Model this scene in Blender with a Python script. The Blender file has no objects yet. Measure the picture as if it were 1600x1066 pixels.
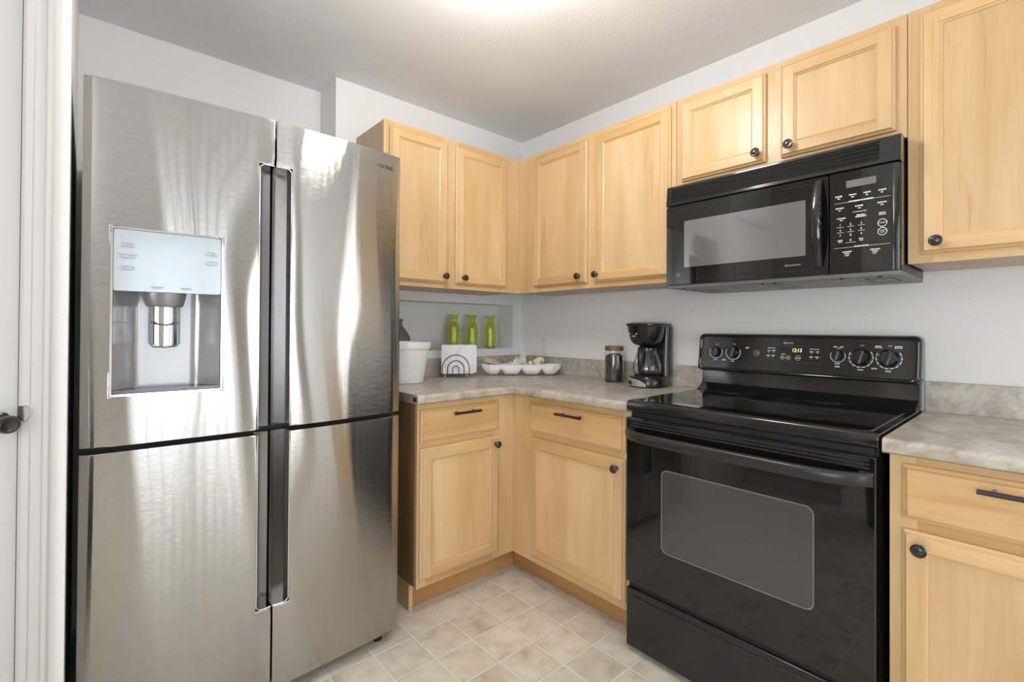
import bpy, bmesh, math, random
from mathutils import Vector, Matrix
random.seed(7)
PI = math.pi
SC = bpy.context.scene
COL = SC.collection

# ------------------------------------------------------------------ camera
cd = bpy.data.cameras.new('camera')
cam = bpy.data.objects.new('camera', cd); COL.objects.link(cam)
cd.sensor_fit = 'HORIZONTAL'; cd.sensor_width = 36.0
cd.lens = 36.0 * 749.63 / 1600.0
cd.shift_y = -(533.0 - 508.12) / 1600.0
cd.clip_start = 0.02
yaw, pit, rol = math.radians(48.4152), math.radians(0.4207), math.radians(0.3364)
fw = Vector((math.cos(yaw) * math.cos(pit), math.sin(yaw) * math.cos(pit), math.sin(pit)))
rt = Vector((math.sin(yaw), -math.cos(yaw), 0)); up = rt.cross(fw)
r2 = rt * math.cos(rol) + up * math.sin(rol); u2 = -rt * math.sin(rol) + up * math.cos(rol)
M = Matrix((r2, u2, -fw)).transposed().to_4x4()
M.translation = Vector((-2.1565, -2.3397, 1.1854))
cam.matrix_world = M
SC.camera = cam

# ------------------------------------------------------------------ world, exposure, lights
SC.view_settings.view_transform = 'Standard'
SC.view_settings.look = 'None'
SC.view_settings.exposure = 0.12
SC.view_settings.gamma = 1.0
SC.view_settings.use_curve_mapping = False
w = bpy.data.worlds.new('world'); SC.world = w; w.use_nodes = True
w.node_tree.nodes['Background'].inputs[0].default_value = (0.85, 0.92, 1.0, 1)
w.node_tree.nodes['Background'].inputs[1].default_value = 1.0

CEIL = 2.419
def area(name, loc, rot, sx, sy, power, color=(1, 1, 1), spread=180):
    l = bpy.data.lights.new(name, 'AREA'); l.shape = 'RECTANGLE'
    l.size = sx; l.size_y = sy; l.energy = power; l.color = color
    l.spread = math.radians(spread)
    o = bpy.data.objects.new(name, l); COL.objects.link(o)
    o.location = loc; o.rotation_euler = rot
    return o
KLIGHT = (-1.25, -1.27)
# daylight entering through the patio door behind the camera; the other three lights are added
area('patio_daylight', (-1.75, -5.14, 1.10), (math.radians(118), 0, 0), 1.40, 2.0, 15, (0.91, 0.955, 1.0))
area('side_fill_light', (-4.60, -3.2, 1.35), (0, math.radians(-125), 0), 1.5, 1.9, 55, (0.96, 0.98, 1.0))  # added fill that evens out the room, no known window there
area('added_window_light', (0.02, -3.28, 1.25), (0, math.radians(90), 0), 1.7, 0.34, 3.6, (1.0, 0.97, 0.92))  # added to lay a bright streak on the refrigerator's right door
area('added_window_light', (-0.465, -5.14, 1.25), (math.radians(90), 0, 0), 0.62, 1.7, 11, (0.92, 0.96, 1.0))  # added for a second streak in the steel and to brighten the niche

# ------------------------------------------------------------------ materials
def newmat(name):
    m = bpy.data.materials.new(name); m.use_nodes = True
    nt = m.node_tree; b = nt.nodes['Principled BSDF']
    return m, nt, b
def L(nt, a, ao, b, bi): nt.links.new(a.outputs[ao], b.inputs[bi])
def N(nt, t, **kw):
    n = nt.nodes.new(t)
    for k, v in kw.items(): setattr(n, k, v)
    return n
def srgb(r, g, b):
    f = lambda c: (c / 255 / 12.92) if c / 255 <= 0.04045 else ((c / 255 + 0.055) / 1.055) ** 2.4
    return (f(r), f(g), f(b), 1)
def plain(name, col, rough=0.5, metal=0.0, coat=0.0, ior=1.5, bump=None):
    m, nt, b = newmat(name)
    b.inputs['Base Color'].default_value = col
    b.inputs['Roughness'].default_value = rough
    b.inputs['Metallic'].default_value = metal
    b.inputs['Coat Weight'].default_value = coat
    b.inputs['Coat Roughness'].default_value = 0.04
    b.inputs['IOR'].default_value = ior
    if bump:
        sc, st, dist = bump
        tc = N(nt, 'ShaderNodeTexCoord'); nz = N(nt, 'ShaderNodeTexNoise')
        nz.inputs['Scale'].default_value = sc; nz.inputs['Detail'].default_value = 3
        bp = N(nt, 'ShaderNodeBump'); bp.inputs['Strength'].default_value = st; bp.inputs['Distance'].default_value = dist
        L(nt, tc, 'Object', nz, 'Vector'); L(nt, nz, 'Fac', bp, 'Height'); L(nt, bp, 'Normal', b, 'Normal')
    return m
def emis(name, col, s):
    m, nt, b = newmat(name)
    b.inputs['Base Color'].default_value = col
    b.inputs['Emission Color'].default_value = col; b.inputs['Emission Strength'].default_value = s
    return m
def ramp(nt, stops):
    r = N(nt, 'ShaderNodeValToRGB'); e = r.color_ramp.elements
    while len(e) < len(stops): e.new(0.5)
    for i, (p, c) in enumerate(stops): e[i].position = p; e[i].color = c
    return r
def wood(name, axis, light, mid, dark, rough=0.33):
    m, nt, b = newmat(name)
    tc = N(nt, 'ShaderNodeTexCoord'); oi = N(nt, 'ShaderNodeObjectInfo')
    mul = N(nt, 'ShaderNodeVectorMath', operation='SCALE'); mul.inputs['Scale'].default_value = 7.0
    cx = N(nt, 'ShaderNodeCombineXYZ')
    for i in range(3): L(nt, oi, 'Random', cx, i)
    L(nt, cx, 0, mul, 0)
    add = N(nt, 'ShaderNodeVectorMath', operation='ADD'); L(nt, tc, 'Object', add, 0); L(nt, mul, 0, add, 1)
    def chan(scale_long, scale_cross, detail, dist=0.0):
        mp = N(nt, 'ShaderNodeMapping'); s = [scale_cross] * 3; s['xyz'.index(axis)] = scale_long
        mp.inputs['Scale'].default_value = s
        nz = N(nt, 'ShaderNodeTexNoise'); nz.inputs['Scale'].default_value = 1; nz.inputs['Detail'].default_value = detail
        nz.inputs['Distortion'].default_value = dist
        L(nt, add, 0, mp, 0); L(nt, mp, 0, nz, 'Vector'); return nz
    a = chan(0.9, 7.0, 4, 0.6)
    r1 = ramp(nt, [(0.30, dark), (0.50, mid), (0.68, light)]); L(nt, a, 'Fac', r1, 0)
    f = chan(5.0, 150.0, 3)
    r2_ = ramp(nt, [(0.36, (0.93, 0.91, 0.88, 1)), (0.52, (1, 1, 1, 1))]); L(nt, f, 'Fac', r2_, 0)
    mx = N(nt, 'ShaderNodeMix', data_type='RGBA', blend_type='MULTIPLY'); mx.inputs['Factor'].default_value = 0.55
    nt.links.new(r1.outputs[0], mx.inputs[6]); nt.links.new(r2_.outputs[0], mx.inputs[7])
    s = chan(2.2, 26.0, 2, 1.0)
    r3 = ramp(nt, [(0.66, (1, 1, 1, 1)), (0.74, (0.80, 0.66, 0.50, 1))]); L(nt, s, 'Fac', r3, 0)
    mx2 = N(nt, 'ShaderNodeMix', data_type='RGBA', blend_type='MULTIPLY'); mx2.inputs['Factor'].default_value = 0.5
    nt.links.new(mx.outputs[2], mx2.inputs[6]); nt.links.new(r3.outputs[0], mx2.inputs[7])
    hs = N(nt, 'ShaderNodeHueSaturation')
    mr = N(nt, 'ShaderNodeMapRange'); mr.inputs['To Min'].default_value = 0.93; mr.inputs['To Max'].default_value = 1.06
    L(nt, oi, 'Random', mr, 'Value'); L(nt, mr, 0, hs, 'Value')
    nt.links.new(mx2.outputs[2], hs.inputs['Color']); L(nt, hs, 0, b, 'Base Color')
    b.inputs['Roughness'].default_value = rough
    b.inputs['Coat Weight'].default_value = 0.15; b.inputs['Coat Roughness'].default_value = 0.25
    return m
WL, WM, WD = srgb(221, 190, 147), srgb(212, 178, 131), srgb(199, 163, 113)
WOOD_V = wood('maple_vertical', 'z', WL, WM, WD)
WOOD_X = wood('maple_horizontal', 'x', srgb(221, 186, 138), srgb(211, 173, 122), srgb(197, 157, 104))
WOOD_D = wood('maple_side_panel', 'z', srgb(205, 176, 148), srgb(190, 160, 130), srgb(176, 144, 112), 0.4)
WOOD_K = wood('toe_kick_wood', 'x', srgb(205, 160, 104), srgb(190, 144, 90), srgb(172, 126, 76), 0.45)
WOODS = [WOOD_V, WOOD_X]

PAINT = plain('wall_paint', (0.80, 0.80, 0.79, 1), 0.62, bump=(170, 0.22, 0.004))
PAINT_B = plain('beige_wall_paint', (0.50, 0.475, 0.44, 1), 0.62, bump=(170, 0.22, 0.004))
CEILP = plain('ceiling_paint', (0.87, 0.87, 0.865, 1), 0.85, bump=(110, 0.35, 0.006))
TRIMP = plain('trim_paint', (0.62, 0.615, 0.605, 1), 0.35)
DOORP = plain('door_paint', (0.64, 0.635, 0.625, 1), 0.38)
BLACK_METAL = plain('black_knob_metal', (0.012, 0.011, 0.010, 1), 0.28, 0.0, 0.5)
BLACK_GLOSS = plain('black_enamel', (0.012, 0.012, 0.012, 1), 0.10, coat=0.3)
BLACK_SATIN = plain('black_satin', (0.020, 0.020, 0.020, 1), 0.30)
BLACK_MATTE = plain('black_matte', (0.010, 0.010, 0.010, 1), 0.6)
BLACK_GLASS = plain('black_glass', (0.006, 0.006, 0.006, 1), 0.03, coat=0.35, ior=1.5)
CHROME = plain('chrome', (0.80, 0.80, 0.80, 1), 0.08, 1.0)
WHITE_INK = plain('white_print', (0.75, 0.75, 0.75, 1), 0.5)
GREY_INK = plain('grey_print', (0.20, 0.22, 0.25, 1), 0.5)
RING_INK = plain('cooktop_ring_print', (0.035, 0.035, 0.036, 1), 0.12)
DARK_SIDE = plain('fridge_side_paint', (0.035, 0.037, 0.042, 1), 0.4)
GASKET = plain('gasket_rubber', (0.01, 0.01, 0.011, 1), 0.5)
GLAZE = plain('white_glaze', (0.86, 0.86, 0.85, 1), 0.12, coat=0.4)
PLASTIC_W = plain('white_plastic', (0.78, 0.78, 0.76, 1), 0.3)
SLOT = plain('slot_dark', (0.02, 0.02, 0.02, 1), 0.6)
TRAY_GREY = plain('grey_steel_plate', (0.22, 0.22, 0.22, 1), 0.42, 0.6)

def steel(name, col, rough, aniso=0.0, brush=0.0):
    m, nt, b = newmat(name)
    b.inputs['Base Color'].default_value = col; b.inputs['Metallic'].default_value = 1.0
    b.inputs['Roughness'].default_value = rough
    if brush:                                                    # fine horizontal brushing
        tc = N(nt, 'ShaderNodeTexCoord'); mp = N(nt, 'ShaderNodeMapping'); mp.inputs['Scale'].default_value = (40, 40, 30000)
        nz = N(nt, 'ShaderNodeTexNoise'); nz.inputs['Scale'].default_value = 1; nz.inputs['Detail'].default_value = 2
        L(nt, tc, 'Object', mp, 0); L(nt, mp, 0, nz, 'Vector')
        sb = N(nt, 'ShaderNodeMath', operation='SUBTRACT'); sb.inputs[1].default_value = 0.5; L(nt, nz, 'Fac', sb, 0)
        ml = N(nt, 'ShaderNodeMath', operation='MULTIPLY'); ml.inputs[1].default_value = brush; L(nt, sb, 0, ml, 0)
        cz = N(nt, 'ShaderNodeCombineXYZ'); L(nt, ml, 0, cz, 2)
        ge = N(nt, 'ShaderNodeNewGeometry'); ad = N(nt, 'ShaderNodeVectorMath', operation='ADD'); L(nt, ge, 'Normal', ad, 0); L(nt, cz, 0, ad, 1)
        nm = N(nt, 'ShaderNodeVectorMath', operation='NORMALIZE'); L(nt, ad, 0, nm, 0); L(nt, nm, 0, b, 'Normal')
    if aniso:
        b.inputs['Anisotropic'].default_value = aniso
        tg = N(nt, 'ShaderNodeTangent'); tg.direction_type = 'RADIAL'; tg.axis = 'Z'
        L(nt, tg, 0, b, 'Tangent'); b.inputs['Anisotropic Rotation'].default_value = 0.25
    return m
STEEL = steel('brushed_steel', (0.435, 0.42, 0.40, 1), 0.07, 0.9, 1.0)
STEEL_H = steel('handle_steel', (0.27, 0.27, 0.285, 1), 0.20)
STEEL_D = plain('dispenser_silver', (0.36, 0.36, 0.37, 1), 0.16, 0.35)

def panel_mat():
    return plain('dispenser_panel_glass', (0.50, 0.56, 0.60, 1), 0.15, 0.25, coat=0.4)
PANEL = panel_mat()

def laminate():
    m, nt, b = newmat('laminate_stone')
    tc = N(nt, 'ShaderNodeTexCoord')
    n1 = N(nt, 'ShaderNodeTexNoise'); n1.inputs['Scale'].default_value = 7; n1.inputs['Detail'].default_value = 8; n1.inputs['Roughness'].default_value = 0.65; n1.inputs['Distortion'].default_value = 1.4
    n2 = N(nt, 'ShaderNodeTexNoise'); n2.inputs['Scale'].default_value = 38; n2.inputs['Detail'].default_value = 5; n2.inputs['Distortion'].default_value = 0.8
    L(nt, tc, 'Object', n1, 'Vector'); L(nt, tc, 'Object', n2, 'Vector')
    r = ramp(nt, [(0.30, srgb(152, 143, 130)), (0.45, srgb(178, 170, 158)), (0.56, srgb(190, 184, 174)), (0.72, srgb(208, 203, 192))]); L(nt, n1, 'Fac', r, 0)
    rr = ramp(nt, [(0.33, (0.74, 0.72, 0.70, 1)), (0.50, (1, 1, 1, 1)), (0.68, (1.10, 1.09, 1.06, 1))]); L(nt, n2, 'Fac', rr, 0)
    mx = N(nt, 'ShaderNodeMix', data_type='RGBA', blend_type='MULTIPLY'); mx.inputs['Factor'].default_value = 0.8
    nt.links.new(r.outputs[0], mx.inputs[6]); nt.links.new(rr.outputs[0], mx.inputs[7]); nt.links.new(mx.outputs[2], b.inputs['Base Color'])
    b.inputs['Roughness'].default_value = 0.30
    return m
LAM = laminate()

def tiles():
    m, nt, b = newmat('vinyl_tile')
    tc = N(nt, 'ShaderNodeTexCoord'); sp = N(nt, 'ShaderNodeSeparateXYZ'); L(nt, tc, 'Object', sp, 0)
    P = 0.161; G = 0.026
    def mth(op, a, v=None, bsock=None):
        n = N(nt, 'ShaderNodeMath', operation=op)
        nt.links.new(a, n.inputs[0])
        if bsock is not None: nt.links.new(bsock, n.inputs[1])
        elif v is not None: n.inputs[1].default_value = v
        return n.outputs[0]
    masks = []; ids = []
    for ch, off in ((0, 1.208), (1, 0.7105)):
        u = mth('DIVIDE', mth('ADD', sp.outputs[ch], off), P)
        fr = mth('FRACT', u); ids.append(mth('FLOOR', u))
        d = mth('ABSOLUTE', mth('SUBTRACT', fr, 0.5))       # 0.5 at the joint
        masks.append(d)
    mxd = mth('MAXIMUM', masks[0], None, masks[1])
    # jitter of the joint line
    nj = N(nt, 'ShaderNodeTexNoise'); nj.inputs['Scale'].default_value = 60; L(nt, tc, 'Object', nj, 'Vector')
    mxj = mth('ADD', mxd, None, mth('MULTIPLY', mth('SUBTRACT', nj.outputs[0], 0.5), 0.012))
    gr = N(nt, 'ShaderNodeMapRange'); gr.inputs['From Min'].default_value = 0.5 - G - 0.006; gr.inputs['From Max'].default_value = 0.5 - G + 0.006
    nt.links.new(mxj, gr.inputs['Value'])
    ed = N(nt, 'ShaderNodeMapRange'); ed.inputs['From Min'].default_value = 0.5 - G - 0.03; ed.inputs['From Max'].default_value = 0.5 - G
    nt.links.new(mxj, ed.inputs['Value'])
    cid = N(nt, 'ShaderNodeCombineXYZ'); nt.links.new(ids[0], cid.inputs[0]); nt.links.new(ids[1], cid.inputs[1])
    wn = N(nt, 'ShaderNodeTexWhiteNoise'); wn.noise_dimensions = '3D'; L(nt, cid, 0, wn, 'Vector')
    sc3 = N(nt, 'ShaderNodeVectorMath', operation='SCALE'); sc3.inputs['Scale'].default_value = 9.0; nt.links.new(wn.outputs['Color'], sc3.inputs[0])
    ad = N(nt, 'ShaderNodeVectorMath', operation='ADD'); L(nt, tc, 'Object', ad, 0); L(nt, sc3, 0, ad, 1)
    n1 = N(nt, 'ShaderNodeTexNoise'); n1.inputs['Scale'].default_value = 11; n1.inputs['Detail'].default_value = 7; n1.inputs['Roughness'].default_value = 0.62
    L(nt, ad, 0, n1, 'Vector')
    r = ramp(nt, [(0.30, srgb(192, 180, 158)), (0.44, srgb(217, 208, 190)), (0.58, srgb(228, 222, 208)), (0.74, srgb(238, 234, 222))]); L(nt, n1, 'Fac', r, 0)
    hs = N(nt, 'ShaderNodeHueSaturation'); mr = N(nt, 'ShaderNodeMapRange'); mr.inputs['To Min'].default_value = 0.93; mr.inputs['To Max'].default_value = 1.05
    L(nt, wn, 'Value', mr, 'Value'); L(nt, mr, 0, hs, 'Value'); L(nt, r, 0, hs, 'Color')
    dk = N(nt, 'ShaderNodeMix', data_type='RGBA', blend_type='MULTIPLY'); L(nt, ed, 0, dk, 0)
    nt.links.new(hs.outputs[0], dk.inputs[6]); dk.inputs[7].default_value = (0.86, 0.85, 0.83, 1)
    mx = N(nt, 'ShaderNodeMix', data_type='RGBA'); L(nt, gr, 0, mx, 0)
    nt.links.new(dk.outputs[2], mx.inputs[6]); mx.inputs[7].default_value = srgb(232, 229, 219)
    nt.links.new(mx.outputs[2], b.inputs['Base Color'])
    bp = N(nt, 'ShaderNodeBump'); bp.inputs['Strength'].default_value = 0.25; bp.inputs['Distance'].default_value = 0.002; bp.invert = True
    L(nt, ed, 0, bp, 'Height'); L(nt, bp, 'Normal', b, 'Normal')
    b.inputs['Roughness'].default_value = 0.38
    return m
TILE = tiles()

def glassmat(name, col, rough=0.02, ior=1.45):
    m, nt, b = newmat(name)
    b.inputs['Base Color'].default_value = col; b.inputs['Transmission Weight'].default_value = 1.0
    b.inputs['Roughness'].default_value = rough; b.inputs['IOR'].default_value = ior
    return m
GREEN_GLASS = glassmat('lime_green_glass', (0.86, 0.93, 0.30, 1))
CLEAR_GLASS = glassmat('clear_glass', (0.97, 0.98, 0.97, 1))

def dotwindow(name, base, dot, pitch, rough):
    m, nt, b = newmat(name)
    tc = N(nt, 'ShaderNodeTexCoord'); vo = N(nt, 'ShaderNodeTexVoronoi'); vo.inputs['Scale'].default_value = 1.0 / pitch; vo.inputs['Randomness'].default_value = 0.0
    L(nt, tc, 'Object', vo, 'Vector')
    r = ramp(nt, [(0.40, dot), (0.50, base)]); L(nt, vo, 'Distance', r, 0); L(nt, r, 0, b, 'Base Color')
    b.inputs['Roughness'].default_value = rough; b.inputs['Coat Weight'].default_value = 1.0; b.inputs['Coat Roughness'].default_value = 0.02
    b.inputs['IOR'].default_value = 1.5
    return m
OVEN_WIN = dotwindow('oven_window_glass', (0.050, 0.048, 0.045, 1), (0.035, 0.034, 0.032, 1), 0.006, 0.25)
MW_WIN = dotwindow('microwave_window_mesh', (0.12, 0.12, 0.118, 1), (0.095, 0.095, 0.093, 1), 0.004, 0.05)
MW_WIN.node_tree.nodes['Principled BSDF'].inputs['IOR'].default_value = 2.5

# ------------------------------------------------------------------ mesh helpers
def bm_(): return bmesh.new()
def obj(name, bm, mats, parent=None, smooth=None, loc=None, rot=None, kind=None, label=None):
    me = bpy.data.meshes.new(name)
    bmesh.ops.recalc_face_normals(bm, faces=bm.faces[:])
    bm.to_mesh(me); bm.free()
    for m in (mats if isinstance(mats, (list, tuple)) else [mats]): me.materials.append(m)
    o = bpy.data.objects.new(name, me); COL.objects.link(o)
    if smooth:
        for p in me.polygons: p.use_smooth = True
        me.set_sharp_from_angle(angle=math.radians(smooth))
        wn = o.modifiers.new('weighted_normals', 'WEIGHTED_NORMAL'); wn.keep_sharp = True; wn.weight = 90
    if parent: o.parent = parent
    if loc is not None: o.location = loc
    if rot is not None: o.rotation_euler = rot
    if kind: o['kind'] = kind
    if label: o['label'] = label
    return o
def tag(o, label, cat, group=None):
    o['label'] = label; o['category'] = cat
    if group: o['group'] = group
    return o
def thing(name, label, cat, loc=(0, 0, 0), rz=0.0, group=None):
    o = bpy.data.objects.new(name, None); COL.objects.link(o)
    o.empty_display_size = 0.05
    o.location = loc; o.rotation_euler = (0, 0, rz)
    return tag(o, label, cat, group)
def box(bm, x0, x1, y0, y1, z0, z1, mi=0, bev=0.0, seg=2):
    g = bmesh.ops.create_cube(bm, size=1.0)
    vs = g['verts']
    c = Vector(((x0 + x1) / 2, (y0 + y1) / 2, (z0 + z1) / 2)); s = (abs(x1 - x0), abs(y1 - y0), abs(z1 - z0))
    for v in vs: v.co = Vector((v.co.x * s[0], v.co.y * s[1], v.co.z * s[2])) + c
    fs = set(f for v in vs for f in v.link_faces)
    if bev:
        es = list(set(e for v in vs for e in v.link_edges))
        r = bmesh.ops.bevel(bm, geom=es, offset=bev, segments=seg, profile=0.5, affect='EDGES')
        fs = set(r['faces']) | set(f for v in r['verts'] for f in v.link_faces)
    for f in fs: f.material_index = mi
    return list(set(v for f in fs for v in f.verts))
def xf(vs, mat):
    for v in vs: v.co = mat @ v.co
def quad(bm, pts, mi=0):
    f = bm.faces.new([bm.verts.new(p) for p in pts]); f.material_index = mi; return f
AX = {'z': Matrix.Identity(4), '-y': Matrix.Rotation(PI / 2, 4, 'X'), 'y': Matrix.Rotation(-PI / 2, 4, 'X'), 'x': Matrix.Rotation(PI / 2, 4, 'Y'), '-z': Matrix.Rotation(PI, 4, 'X')}
def lathe(bm, prof, c=(0, 0, 0), axis='z', seg=32, mi=0, mat=None):
    """profile [(r, h)] revolved about an axis through c"""
    T = Matrix.Translation(c) @ (mat if mat is not None else AX[axis])
    rings = []; new = []
    for r, h in prof:
        if r < 1e-6: rings.append([bm.verts.new(T @ Vector((0, 0, h)))])
        else: rings.append([bm.verts.new(T @ Vector((r * math.cos(2 * PI * k / seg), r * math.sin(2 * PI * k / seg), h))) for k in range(seg)])
    for a, b in zip(rings, rings[1:]):
        if len(a) == 1 and len(b) == 1: continue
        for k in range(seg):
            k2 = (k + 1) % seg
            if len(a) == 1: f = bm.faces.new((a[0], b[k], b[k2]))
            elif len(b) == 1: f = bm.faces.new((a[k], a[k2], b[0]))
            else: f = bm.faces.new((a[k], a[k2], b[k2], b[k]))
            f.material_index = mi
    return [v for r in rings for v in r]
def tube(bm, pts, r, seg=10, closed=False, mi=0, caps=True, flat=None):
    pts = [Vector(p) for p in pts]; n = len(pts); rings = []
    prev = None
    for i, p in enumerate(pts):
        a = pts[(i - 1) % n] if (closed or i > 0) else p
        b = pts[(i + 1) % n] if (closed or i < n - 1) else p
        t = (b - a).normalized()
        if prev is None:
            ref = Vector((0, 0, 1)) if abs(t.z) < 0.9 else Vector((1, 0, 0))
            u = t.cross(ref).normalized()
        else: u = (prev - t * prev.dot(t)).normalized()
        prev = u; v = t.cross(u)
        rr = r[i] if isinstance(r, (list, tuple)) else r
        fl = flat or 1.0
        rings.append([bm.verts.new(p + u * rr * math.cos(2 * PI * k / seg) + v * rr * fl * math.sin(2 * PI * k / seg)) for k in range(seg)])
    for i in range(n if closed else n - 1):
        a, b = rings[i], rings[(i + 1) % n]
        for k in range(seg):
            f = bm.faces.new((a[k], a[(k + 1) % seg], b[(k + 1) % seg], b[k])); f.material_index = mi
    if caps and not closed:
        for rg in (rings[0], rings[-1]): bm.faces.new(rg).material_index = mi
    return [v for rg in rings for v in rg]
def rrect(x0, x1, z0, z1, r, n=5):
    o = []
    for cx, cz, a0 in ((x1 - r, z1 - r, 0), (x0 + r, z1 - r, 90), (x0 + r, z0 + r, 180), (x1 - r, z0 + r, 270)):
        for k in range(n + 1):
            a = math.radians(a0 + 90 * k / n); o.append((cx + r * math.cos(a), cz + r * math.sin(a)))
    return o
def prism(bm, out, y0, y1, mi=0, plane='xz', bev=0.0):
    """2-D outline extruded: plane xz -> along y, yz -> along x, xy -> along z"""
    def P(a, b, h): return {'xz': (a, h, b), 'yz': (h, a, b), 'xy': (a, b, h)}[plane]
    A = [bm.verts.new(P(a, b, y0)) for a, b in out]; B = [bm.verts.new(P(a, b, y1)) for a, b in out]
    n = len(out); fs = [bm.faces.new(A), bm.faces.new(B)]
    for k in range(n): fs.append(bm.faces.new((A[k], A[(k + 1) % n], B[(k + 1) % n], B[k])))
    for f in fs: f.material_index = mi
    if bev:
        es = [e for f in fs[:2] for e in f.edges]
        r = bmesh.ops.bevel(bm, geom=es, offset=bev, segments=2, profile=0.5, affect='EDGES')
        for f in r['faces']: f.material_index = mi
    return A + B
def ring_prism(bm, oa, ob, y0, y1, mi=0):
    """frame between outlines oa (outer) and ob (inner), extruded along y"""
    n = len(oa)
    r = [[bm.verts.new((a, y, b)) for a, b in o] for o in (oa, ob) for y in (y0, y1)]
    a0, a1, b0, b1 = r
    for k in range(n):
        j = (k + 1) % n
        for q in ((a0[k], a0[j], a1[j], a1[k]), (b0[k], b0[j], b1[j], b1[k]), (a0[k], a0[j], b0[j], b0[k]), (a1[k], a1[j], b1[j], b1[k])):
            bm.faces.new(q).material_index = mi
def loops(bm, rects, mi_side=0, mi_top=1):
    """mitred rectangular loops; each rect = (x0, x1, z0, z1, y); consecutive ones are joined"""
    vs = [[bm.verts.new(p) for p in ((x0, y, z0), (x1, y, z0), (x1, y, z1), (x0, y, z1))] for x0, x1, z0, z1, y in rects]
    for a, b in zip(vs, vs[1:]):
        for k in range(4):
            j = (k + 1) % 4
            f = bm.faces.new((a[k], a[j], b[j], b[k])); f.material_index = mi_top if k in (0, 2) else mi_side
    return vs
def text(bm, s, size, T, depth=0.0004, align='CENTER', mi=0, shear=0.0, sx=1.0):
    cu = bpy.data.curves.new('lettering', 'FONT'); cu.body = s; cu.size = size; cu.extrude = depth
    cu.align_x = align; cu.align_y = 'CENTER'; cu.shear = shear; cu.resolution_u = 3
    o = bpy.data.objects.new('lettering', cu); COL.objects.link(o)
    dg = bpy.context.evaluated_depsgraph_get()
    me = bpy.data.meshes.new_from_object(o.evaluated_get(dg))
    bpy.data.objects.remove(o); bpy.data.curves.remove(cu)
    vs = [bm.verts.new(T @ Vector((v.co.x * sx, v.co.y, v.co.z))) for v in me.vertices]
    for p in me.polygons:
        try: bm.faces.new([vs[i] for i in p.vertices]).material_index = mi
        except ValueError: pass
    bpy.data.meshes.remove(me)
FRONT = lambda x, y, z: Matrix.Translation((x, y, z)) @ Matrix.Rotation(PI / 2, 4, 'X')   # text on a face that looks towards -y
def blur_text(bm, x, y, z, wd, h=0.0032, rng=random, mi=0):
    """a short line of print too small to read: unequal strokes"""
    p = x - wd / 2
    while p < x + wd / 2 - 0.001:
        q = min(x + wd / 2, p + rng.uniform(0.002, 0.006))
        box(bm, p, q, y - 0.0004, y, z - h / 2 * rng.uniform(0.75, 1), z + h / 2 * rng.uniform(0.75, 1), mi)
        p = q + rng.uniform(0.0006, 0.0014)

# ------------------------------------------------------------------ room shell
def struct(name, bm, m, parent=None, smooth=None): return obj(name, bm, m, parent, smooth, kind='structure')
XL, YB = -4.7, -5.15
bm = bm_(); quad(bm, [(XL, YB, 0), (0.1, YB, 0), (0.1, 0.3, 0), (XL, 0.3, 0)]); box(bm, XL, 0.1, YB, 0.3, -0.06, -0.001); struct('floor', bm, TILE)
bm = bm_(); box(bm, XL, 0.1, YB, 0.3, CEIL, CEIL + 0.08); struct('ceiling', bm, CEILP)
NX0, NX1, NZ0, NZ1, ND = -1.10, -0.0735, 1.058, 1.338, 0.15      # recessed niche
ALC = 0.207; JX = -1.2475
bm = bm_()
box(bm, JX, 0.0, 0.0, 0.16, 0, NZ0); box(bm, JX, 0.0, 0.0, 0.16, NZ1, CEIL)
box(bm, JX, NX0, 0.0, 0.16, NZ0, NZ1); box(bm, NX1, 0.0, 0.0, 0.16, NZ0, NZ1)
box(bm, NX0 - 0.01, NX1 + 0.01, ND, 0.16, NZ0 - 0.01, NZ1 + 0.01)
box(bm, JX, 0.0, 0.16, 0.30, 0, CEIL)
struct('wall_back', bm, PAINT)
bm = bm_(); box(bm, -2.19, JX, ALC, ALC + 0.09, 0, CEIL); struct('wall_alcove', bm, PAINT)
# right wall with an opening for the added streak window beyond the cabinets
bm = bm_(); W0, W1 = -3.10, -3.46
box(bm, 0.0, 0.1, W0, 0.3, 0, CEIL); box(bm, 0.0, 0.1, YB, W1, 0, CEIL); box(bm, 0.0, 0.1, W1, W0, 0, 0.4); box(bm, 0.0, 0.1, W1, W0, 2.1, CEIL)
struct('wall_right', bm, PAINT)
# pantry-door wall on the left: jamb end facing the camera, return along the fridge
DY = -0.745                                                     # face of that wall
DX0, DX1, DH = -2.985, -2.272, 2.04                             # door opening
bm = bm_()
box(bm, -2.272 + 0.0, -2.19, DY, ALC + 0.09, 0, CEIL)
box(bm, DX0, DX1, DY, DY + 0.11, DH, CEIL)
box(bm, -3.10, DX0, DY, DY + 0.11, 0, CEIL)
box(bm, DX0 - 0.1, DX1, DY + 0.5, DY + 0.6, 0, CEIL)
struct('wall_pantry', bm, PAINT)
bm = bm_(); box(bm, -3.10, -3.0, -1.30, DY, 0, CEIL); box(bm, XL, -3.0, -1.38, -1.30, 0, CEIL); struct('wall_corner', bm, PAINT_B)
bm = bm_(); A0, A1 = -2.2, -4.2
box(bm, XL - 0.1, XL, A0, -1.30, 0, CEIL); box(bm, XL - 0.1, XL, YB, A1, 0, CEIL); box(bm, XL - 0.1, XL, A1, A0, 0, 0.6); box(bm, XL - 0.1, XL, A1, A0, 2.1, CEIL)
struct('wall_left', bm, PAINT_B)
bm = bm_(); B0, B1 = -2.46, -1.04; B2, B3 = -0.80, -0.13
box(bm, XL, B0, YB - 0.1, YB, 0, CEIL); box(bm, B1, B2, YB - 0.1, YB, 0, CEIL); box(bm, B3, 0.1, YB - 0.1, YB, 0, CEIL); box(bm, B0, B1, YB - 0.1, YB, 2.12, CEIL)
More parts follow.
